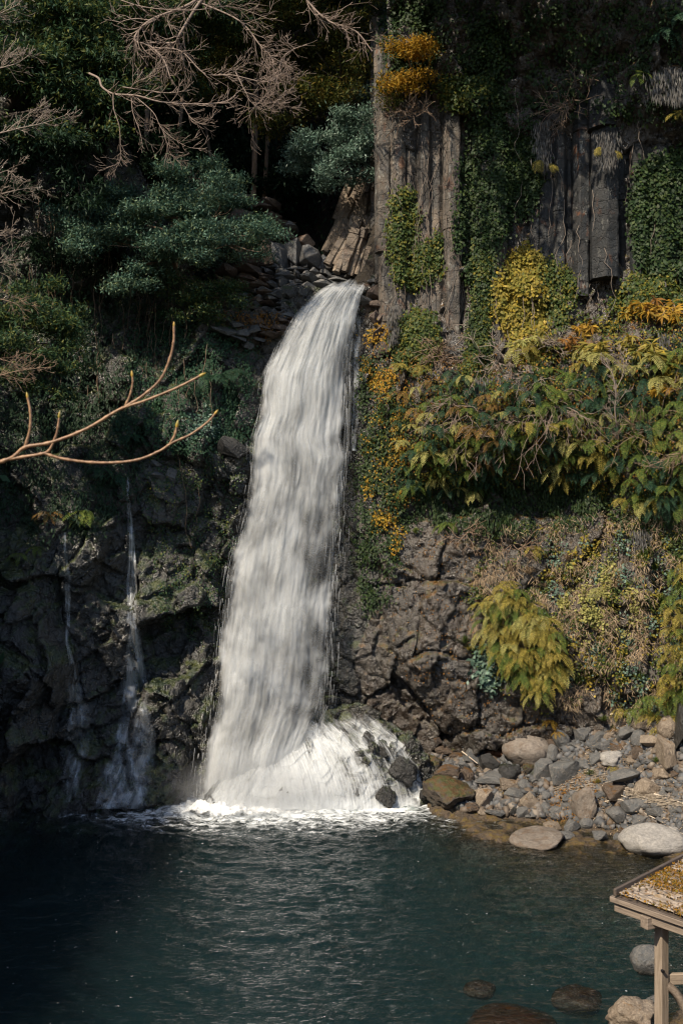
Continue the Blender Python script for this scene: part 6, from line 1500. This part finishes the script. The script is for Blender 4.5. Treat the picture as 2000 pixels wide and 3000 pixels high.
# ============================================================ thin side cascades on the left wall
def trickle(name, label, path, su, lo, hi, seed, n=260, nu=36, off=.05):
    """path: (py, left px, right px); the sheet clings to the rock"""
    pa = np.array(path, float); py = np.linspace(pa[0, 0], pa[-1, 0], n); u = np.linspace(0, 1, nu)
    PY, U = np.meshgrid(py, u, indexing='ij'); L = np.interp(PY, pa[:, 0], pa[:, 1]); R = np.interp(PY, pa[:, 0], pa[:, 2])
    PX = L + (R - L) * U
    D = np.zeros(PX.size)
    for i, (a, c) in enumerate(zip(PX.ravel(), PY.ravel())):
        h = cast(a, c, 'W'); D[i] = h[0].y if h else 46
    D = D.reshape(PX.shape)
    # water does not run back under overhangs: nearest of the last metre, eased
    for i in range(1, n): D[i] = np.minimum(D[i], D[i - 1] + .035)
    for _ in range(2): D[:, 1:-1] = (D[:, :-2] + D[:, 1:-1] + D[:, 2:]) / 3
    v = Pn(PX.ravel(), PY.ravel(), D.ravel() - off - .12)
    org = v[0]; r = empty(name, tuple(org), label, 'cascade')
    b = NB('trickle_water'); uv = b.n('UVMap', out=None).outputs[0]; s = b.n('SeparateXYZ', {0: uv}, out=None)
    st = b.noise(b.scale(uv, su, .9, 1, (seed, 0, 0)), 1.0, 5, .68, .5); st2 = b.noise(b.scale(uv, su * .3, .5, 1, (seed, 3, 0)), 1.0, 4, .6, .8)
    e = b.math('MINIMUM', s.outputs[0], b.math('SUBTRACT', 1.0, s.outputs[0]))
    k = b.math('SUBTRACT', b.math('ADD', b.math('MULTIPLY', st, .55), b.math('MULTIPLY', st2, .55)), b.math('MULTIPLY', b.math('SUBTRACT', 1.0, b.rng(e, 0, .3)), .30))
    a = b.math('MULTIPLY', b.rng(k, lo - .15, hi + .08), .75)
    nn = b.bump(st, .6, .05)
    d = b.n('MixShader', {0: .25, 1: b.n('BsdfDiffuse', {'Color': (.80, .84, .86), 'Normal': nn}), 2: b.n('BsdfGlossy', {'Color': (.8, .85, .9), 'Roughness': .35, 'Normal': nn})})
    m = b.done(b.n('MixShader', {0: a, 1: b.n('BsdfTransparent', {}), 2: d}))
    o = link('water_sheet', mesh_np('water_sheet', v - org, grid_faces(n, nu), smooth=True, uv=np.stack([U.ravel(), (PY.ravel() - pa[0, 0]) * .016], 1)), m, r)
trickle('side_cascade', 'thin side cascade sliding down the dark rocks between the left edge and the main fall',
        [(1395, 372, 380), (1450, 366, 382), (1520, 370, 392), (1600, 372, 402), (1700, 366, 408), (1820, 364, 408), (1835, 375, 415), (1900, 360, 430), (2000, 340, 450), (2100, 325, 470), (2200, 300, 480), (2300, 260, 470), (2370, 230, 450)], 9, .50, .80, 2.0)
trickle('narrow_trickle', 'narrow trickle of water down the black rock near the left edge', [(1560, 184, 196), (1650, 184, 204), (1700, 185, 215), (1800, 186, 212), (1880, 190, 205), (1930, 195, 222), (1990, 205, 235)], 6, .54, .82, 5.0)
trickle('wet_film', 'faint film of water over the black rock right of the narrow trickle', [(2000, 190, 250), (2080, 175, 290), (2200, 170, 280), (2350, 165, 230)], 8, .60, .92, 8.0)
trickle('lip_trickle', 'thin trickles on the black rock right of the fall lip', [(925, 1040, 1060), (1000, 1034, 1062), (1150, 1026, 1060), (1320, 1020, 1052)], 6, .55, .85, 11.0)

# ============================================================ wooden shelter at the lower right
def wood(name, a, c, dark=.4, moss=0.0):
    b = NB(name); tc = b.n('TexCoord', out=None).outputs['Object']
    g = b.noise(b.scale(tc, 1.2, 22, 22), 2.2, 5, .7, .3); kn = b.noise(tc, 6, 3)
    col = b.mix(b.rng(g, .35, .65), a, c); col = b.mix(b.rng(kn, .6, .75, 0, dark), col, tuple(x * .3 for x in a))
    if moss: col = b.mix(b.rng(b.noise(tc, 5, 6, .7), .5, .6, 0, moss), col, (.16, .09, .015))
    return b.done(b.bsdf(col, .75, b.bump(g, .6, .01)))
WD = {'post': wood('weathered_post', (.21, .165, .12), (.31, .25, .19)), 'dark': wood('dark_board', (.06, .045, .035), (.11, .085, .065), .6), 'board': wood('grey_board', (.16, .125, .095), (.27, .215, .165)),
      'bark': wood('bark_strip', (.15, .12, .09), (.36, .30, .24), .6, .55)}
roof_c = P(1797, 2622, 10.0)
A = Vector((.74, .67, .03)).normalized(); Bv = Vector((.60, -.80, -.02)); Bv = (Bv - A * Bv.dot(A)).normalized(); Nn = A.cross(Bv)
if Nn.z < 0: Nn = -Nn
sh = empty('wooden_shelter', (roof_c.x + .6, roof_c.y + .1, ground_z(roof_c.x + .8, roof_c.y)), 'weathered wooden shelter with mossy bark covered roof at the lower right', 'shelter')
SO = Vector(sh.location)
def beam(name, p0, p1, w, h, mat, upv=None, seg=1, parent=sh, bev=.006):
    """box from p0 to p1, width w across, height h along up"""
    x = (p1 - p0); L = x.length; x.normalize(); up_ = (upv or Vector((0, 0, 1))); y = up_.cross(x).normalized(); z = x.cross(y)
    bm = bmesh.new(); bmesh.ops.create_cube(bm, size=1)
    for v_ in bm.verts: v_.co = Vector((v_.co.x * L, v_.co.y * w, v_.co.z * h))
    bmesh.ops.bevel(bm, geom=bm.edges[:], offset=bev, segments=1, affect='EDGES')
    me = bpy.data.meshes.new(name); bm.to_mesh(me); bm.free()
    o = link(name, me, WD[mat], parent)
    m = Matrix((x, y, z)).transposed().to_4x4(); m.translation = (p0 + p1) / 2 - (Vector(parent.location) if parent is sh else Vector(parent['w']))
    o.matrix_local = m; return o
LB, LA = 3.3, 3.0
# roof deck, edge boards
beam('roof_deck', roof_c + A * LA / 2 + Nn * -.03 + Bv * .02, roof_c + A * LA / 2 + Bv * LB + Nn * -.03, LA, .03, 'dark', Nn)
beam('edge_board', roof_c + Bv * .02 + Nn * .035 + A * -.02, roof_c + A * LA + Bv * .02 + Nn * .035, .035, .075, 'dark', Nn)
beam('edge_batten', roof_c - Bv * .05 + A * .02 - Nn * .055, roof_c + Bv * LB + A * .02 - Nn * .055, .05, .055, 'board', Nn)
beam('fascia', roof_c - Bv * .02 + A * .05 - Nn * .135, roof_c + Bv * LB + A * .05 - Nn * .135, .035, .095, 'board', Nn)
# bark strips laid side by side along the eave direction
rnd = random.Random(14)
y = .06; strips = []
SB = []
for i in range(6):
    rs = np.random.RandomState(i); n = 12; v = []
    for j in range(n + 1):
        for (a, h) in ((-.5, 0), (-.3, .014), (.3, .014), (.5, 0)):
            v.append((j / n - .5, a * .045 * (1 + .15 * rs.normal()) + .003 * rs.normal(), h + .004 * rs.normal()))
    SB.append(mesh_np('bark_strip', np.array(v), grid_faces(n + 1, 4), smooth=True))
mrot = Matrix((Bv, A if A.cross(Bv).dot(Nn) < 0 else -A, Nn)).transposed()
while y < LA:
    x = rnd.uniform(-.4, 0)
    while x < LB:
        ln = rnd.uniform(.5, 1.2)
        a = max(x, -.02); e = min(x + ln, LB)
        if e - a > .05:
            o = link('bark_strip', SB[rnd.randrange(6)], WD['bark'], sh)
            m = (mrot @ Matrix.Rotation(rnd.gauss(0, .03), 3, 'Z')).to_4x4(); m.translation = roof_c + Bv * (a + e) / 2 + A * y + Nn * rnd.uniform(.004, .018) - SO
            o.matrix_local = m @ Matrix.Diagonal((e - a, rnd.uniform(.8, 1.3), rnd.uniform(.8, 1.6), 1))
        x += ln + rnd.uniform(-.03, .03)
    y += rnd.uniform(.038, .055)
# moss cushions and dead leaves lying on the strips
def roofbits(name, n, seed, mat, L, W, label, hmax, mask):
    rs = np.random.RandomState(seed); a = rs.rand(n * 3) * LA; c = rs.rand(n * 3) * LB
    nz = fbm(np.stack([a * 1.6, c * 1.6, a * 0 + seed], 1), 3); k = np.argsort(-nz * mask + rs.normal(size=n * 3) * .3)[:n]; a, c = a[k], c[k]
    pos = np.array(roof_c) + a[:, None] * np.array(A) + c[:, None] * np.array(Bv) + np.array(Nn) * (rs.rand(n) * hmax + .018)[:, None]
    ax = rs.normal(size=(n, 3)); nm = rs.normal(size=(n, 3)) * .5 + np.array(Nn)
    v, f = leaves_np(pos, ax, nm, L * rs.uniform(.6, 1.3, n), W * rs.uniform(.6, 1.3, n))
    o = link(name, mesh_np(name, v, f), LM[mat]); tag(o, label, None, None, 'stuff')
LM['moss'] = leaf_mat('roof_moss', [(.22, .12, .012), (.30, .14, .012), (.15, .09, .015), (.12, .11, .015)], .2, .8)
LM['litter'] = leaf_mat('roof_litter', [(.26, .17, .10), (.38, .27, .18), (.16, .10, .06), (.50, .42, .33)], .2, .7)
roofbits('roof_moss', 34000, 3, 'moss', .026, .020, 'yellow brown moss cushions growing on the bark roof', .022, 1.2)
roofbits('leaf_litter', 2600, 4, 'litter', .065, .020, 'dry fallen leaves lying on the mossy roof', .035, .7)
# posts and rails
DP = 9.9
pp0 = P(1936, 2700, DP); post_b = Vector((pp0.x, pp0.y, 6.6))
post = beam('post', post_b, Vector((pp0.x, pp0.y, roof_c.z - .12)), .10, .10, 'post', Vector((.5, -.86, 0)))
post.rotation_mode = 'QUATERNION'
beam('plate_beam', P(1884, 2703, 9.75), P(1884, 2703, 9.75) + Vector((1.9, .9, 0)), .10, .12, 'board')
beam('rail', P(1950, 2868, 9.93), P(1950, 2868, 9.93) + Vector((1.6, .1, 0.0)), .05, .105, 'post')
q0 = P(1950, 2885, 9.9); q1 = P(2045, 3020, 9.9)
br_ = [q0, q0 + Vector((.09, 0, -.08)), q0 + Vector((.17, 0, -.20)), q0 + Vector((.22, 0, -.36)), q0 + Vector((.24, 0, -.6))]
T = Tubes(); T.tube(curve(br_, 6), .045, .045, 4); link('brace', T.mesh('brace', SO), WD['board'], sh)
bm = bmesh.new(); bmesh.ops.create_cone(bm, cap_ends=True, segments=6, radius1=.016, radius2=.016, depth=.03); me = bpy.data.meshes.new('bolt'); bm.to_mesh(me); bm.free()
b = NB('bolt_metal'); bo = link('bolt', me, b.done(b.bsdf((.12, .12, .13), .4, Metallic=1.0)), sh); bp = P(1940, 2845, 9.82); bo.location = bp - SO; bo.rotation_euler = (1.57, 0, .3)
p2 = P(2055, 2700, 11.2); beam('post', Vector((p2.x, p2.y, 6.8)), Vector((p2.x, p2.y, roof_c.z - .12)), .10, .10, 'post', Vector((.5, -.86, 0)))
p3_ = P(2110, 2700, 8.6); beam('post', Vector((p3_.x, p3_.y, 6.4)), Vector((p3_.x, p3_.y, roof_c.z - .12)), .10, .10, 'post', Vector((.5, -.86, 0)))

# ============================================================ budding twig near the camera
DT = 3.6
tw = empty('budding_twig', P(0, 1355, DT), 'slender budding twig reaching in from the left edge close to the camera', 'twig')
TO = Vector(tw.location)
b = NB('twig_bark'); p = b.n('NewGeometry', out=None).outputs['Position']; n = b.noise(p, 60, 4, .6)
BT = b.done(b.bsdf(b.mix(b.rng(n, .35, .65), (.15, .08, .04), (.34, .20, .105)), .5, b.bump(n, .4, .003)))
b = NB('bud_skin'); p = b.n('NewGeometry', out=None).outputs['Position']; n = b.noise(p, 40, 3, .6)
BB = b.done(b.bsdf(b.mix(b.rng(n, .35, .65), (.24, .20, .03), (.42, .25, .04)), .4))
def branch(pts, r0, r1, bud=True, bl=26):
    P_ = [P(x, y, DT + (dz if len(q_) > 2 else 0)) for q_ in pts for (x, y, dz) in [tuple(q_) + (0,) * (3 - len(q_))]]
    c = curve(P_, 8); T = Tubes(); n = len(c)
    # swollen nodes along the stem
    k = len(T.v); sides = 8
    for i, p_ in enumerate(c):
        t = (c[min(i + 1, n - 1)] - c[max(i - 1, 0)]).normalized(); a = t.cross(Vector((0, 1, 0))).normalized(); b2 = t.cross(a)
        r = (r0 + (r1 - r0) * i / (n - 1)) * (1.0 + (.28 if i % 7 == 3 else 0))
        for j in range(sides): T.v.append(p_ + a * math.cos(j * math.tau / sides) * r + b2 * math.sin(j * math.tau / sides) * r)
    for i in range(n - 1):
        for j in range(sides): T.f.append((k + i * sides + j, k + i * sides + (j + 1) % sides, k + (i + 1) * sides + (j + 1) % sides, k + (i + 1) * sides + j))
    link('twig_stem', T.mesh('twig_stem', TO), BT, tw)
    if bud:
        d = (c[-1] - c[-3]).normalized(); T2 = Tubes(); L = bl * DT / F; q_ = [c[-1] - d * .003 + d * L * s for s in (0, .2, .45, .7, .88, 1)]
        k = 0; a = d.cross(Vector((0, 1, 0))).normalized(); b2 = d.cross(a)
        for p_, r in zip(q_, (.7, 1.0, 1.05, .75, .4, .06)):
            for j in range(8): T2.v.append(p_ + (a * math.cos(j * math.tau / 8) + b2 * math.sin(j * math.tau / 8)) * r * L * .20)
        for i in range(5):
            for j in range(8): T2.f.append((i * 8 + j, i * 8 + (j + 1) % 8, (i + 1) * 8 + (j + 1) % 8, (i + 1) * 8 + j))
        link('bud', T2.mesh('bud', TO), BB, tw)
u = DT / F
branch([(-60, 1380), (0, 1355), (40, 1338), (75, 1310), (150, 1296), (250, 1258), (340, 1205), (375, 1190), (430, 1172), (520, 1135), (585, 1102)], 6.0 * u, 3.2 * u, True, 24)
branch([(370, 1190), (420, 1158), (470, 1112), (498, 1050), (509, 1000), (510, 955)], 4.2 * u, 3.4 * u, True, 16)
branch([(366, 1192), (382, 1155), (389, 1120), (388, 1102)], 3.4 * u, 2.8 * u, True, 20)
branch([(-60, 1375), (0, 1352), (60, 1340), (120, 1330), (145, 1318), (165, 1275), (172, 1240), (174, 1222)], 5.5 * u, 2.8 * u, True, 20)
branch([(73, 1312), (88, 1260), (90, 1210), (82, 1165)], 4.4 * u, 3.6 * u, True, 20)
branch([(130, 1328), (180, 1343), (260, 1354), (340, 1355), (410, 1345), (470, 1320), (505, 1297), (560, 1272), (610, 1235), (630, 1212)], 4.4 * u, 3.0 * u, True, 18)
branch([(498, 1300), (512, 1275), (518, 1250)], 3.8 * u, 3.6 * u, True, 24)
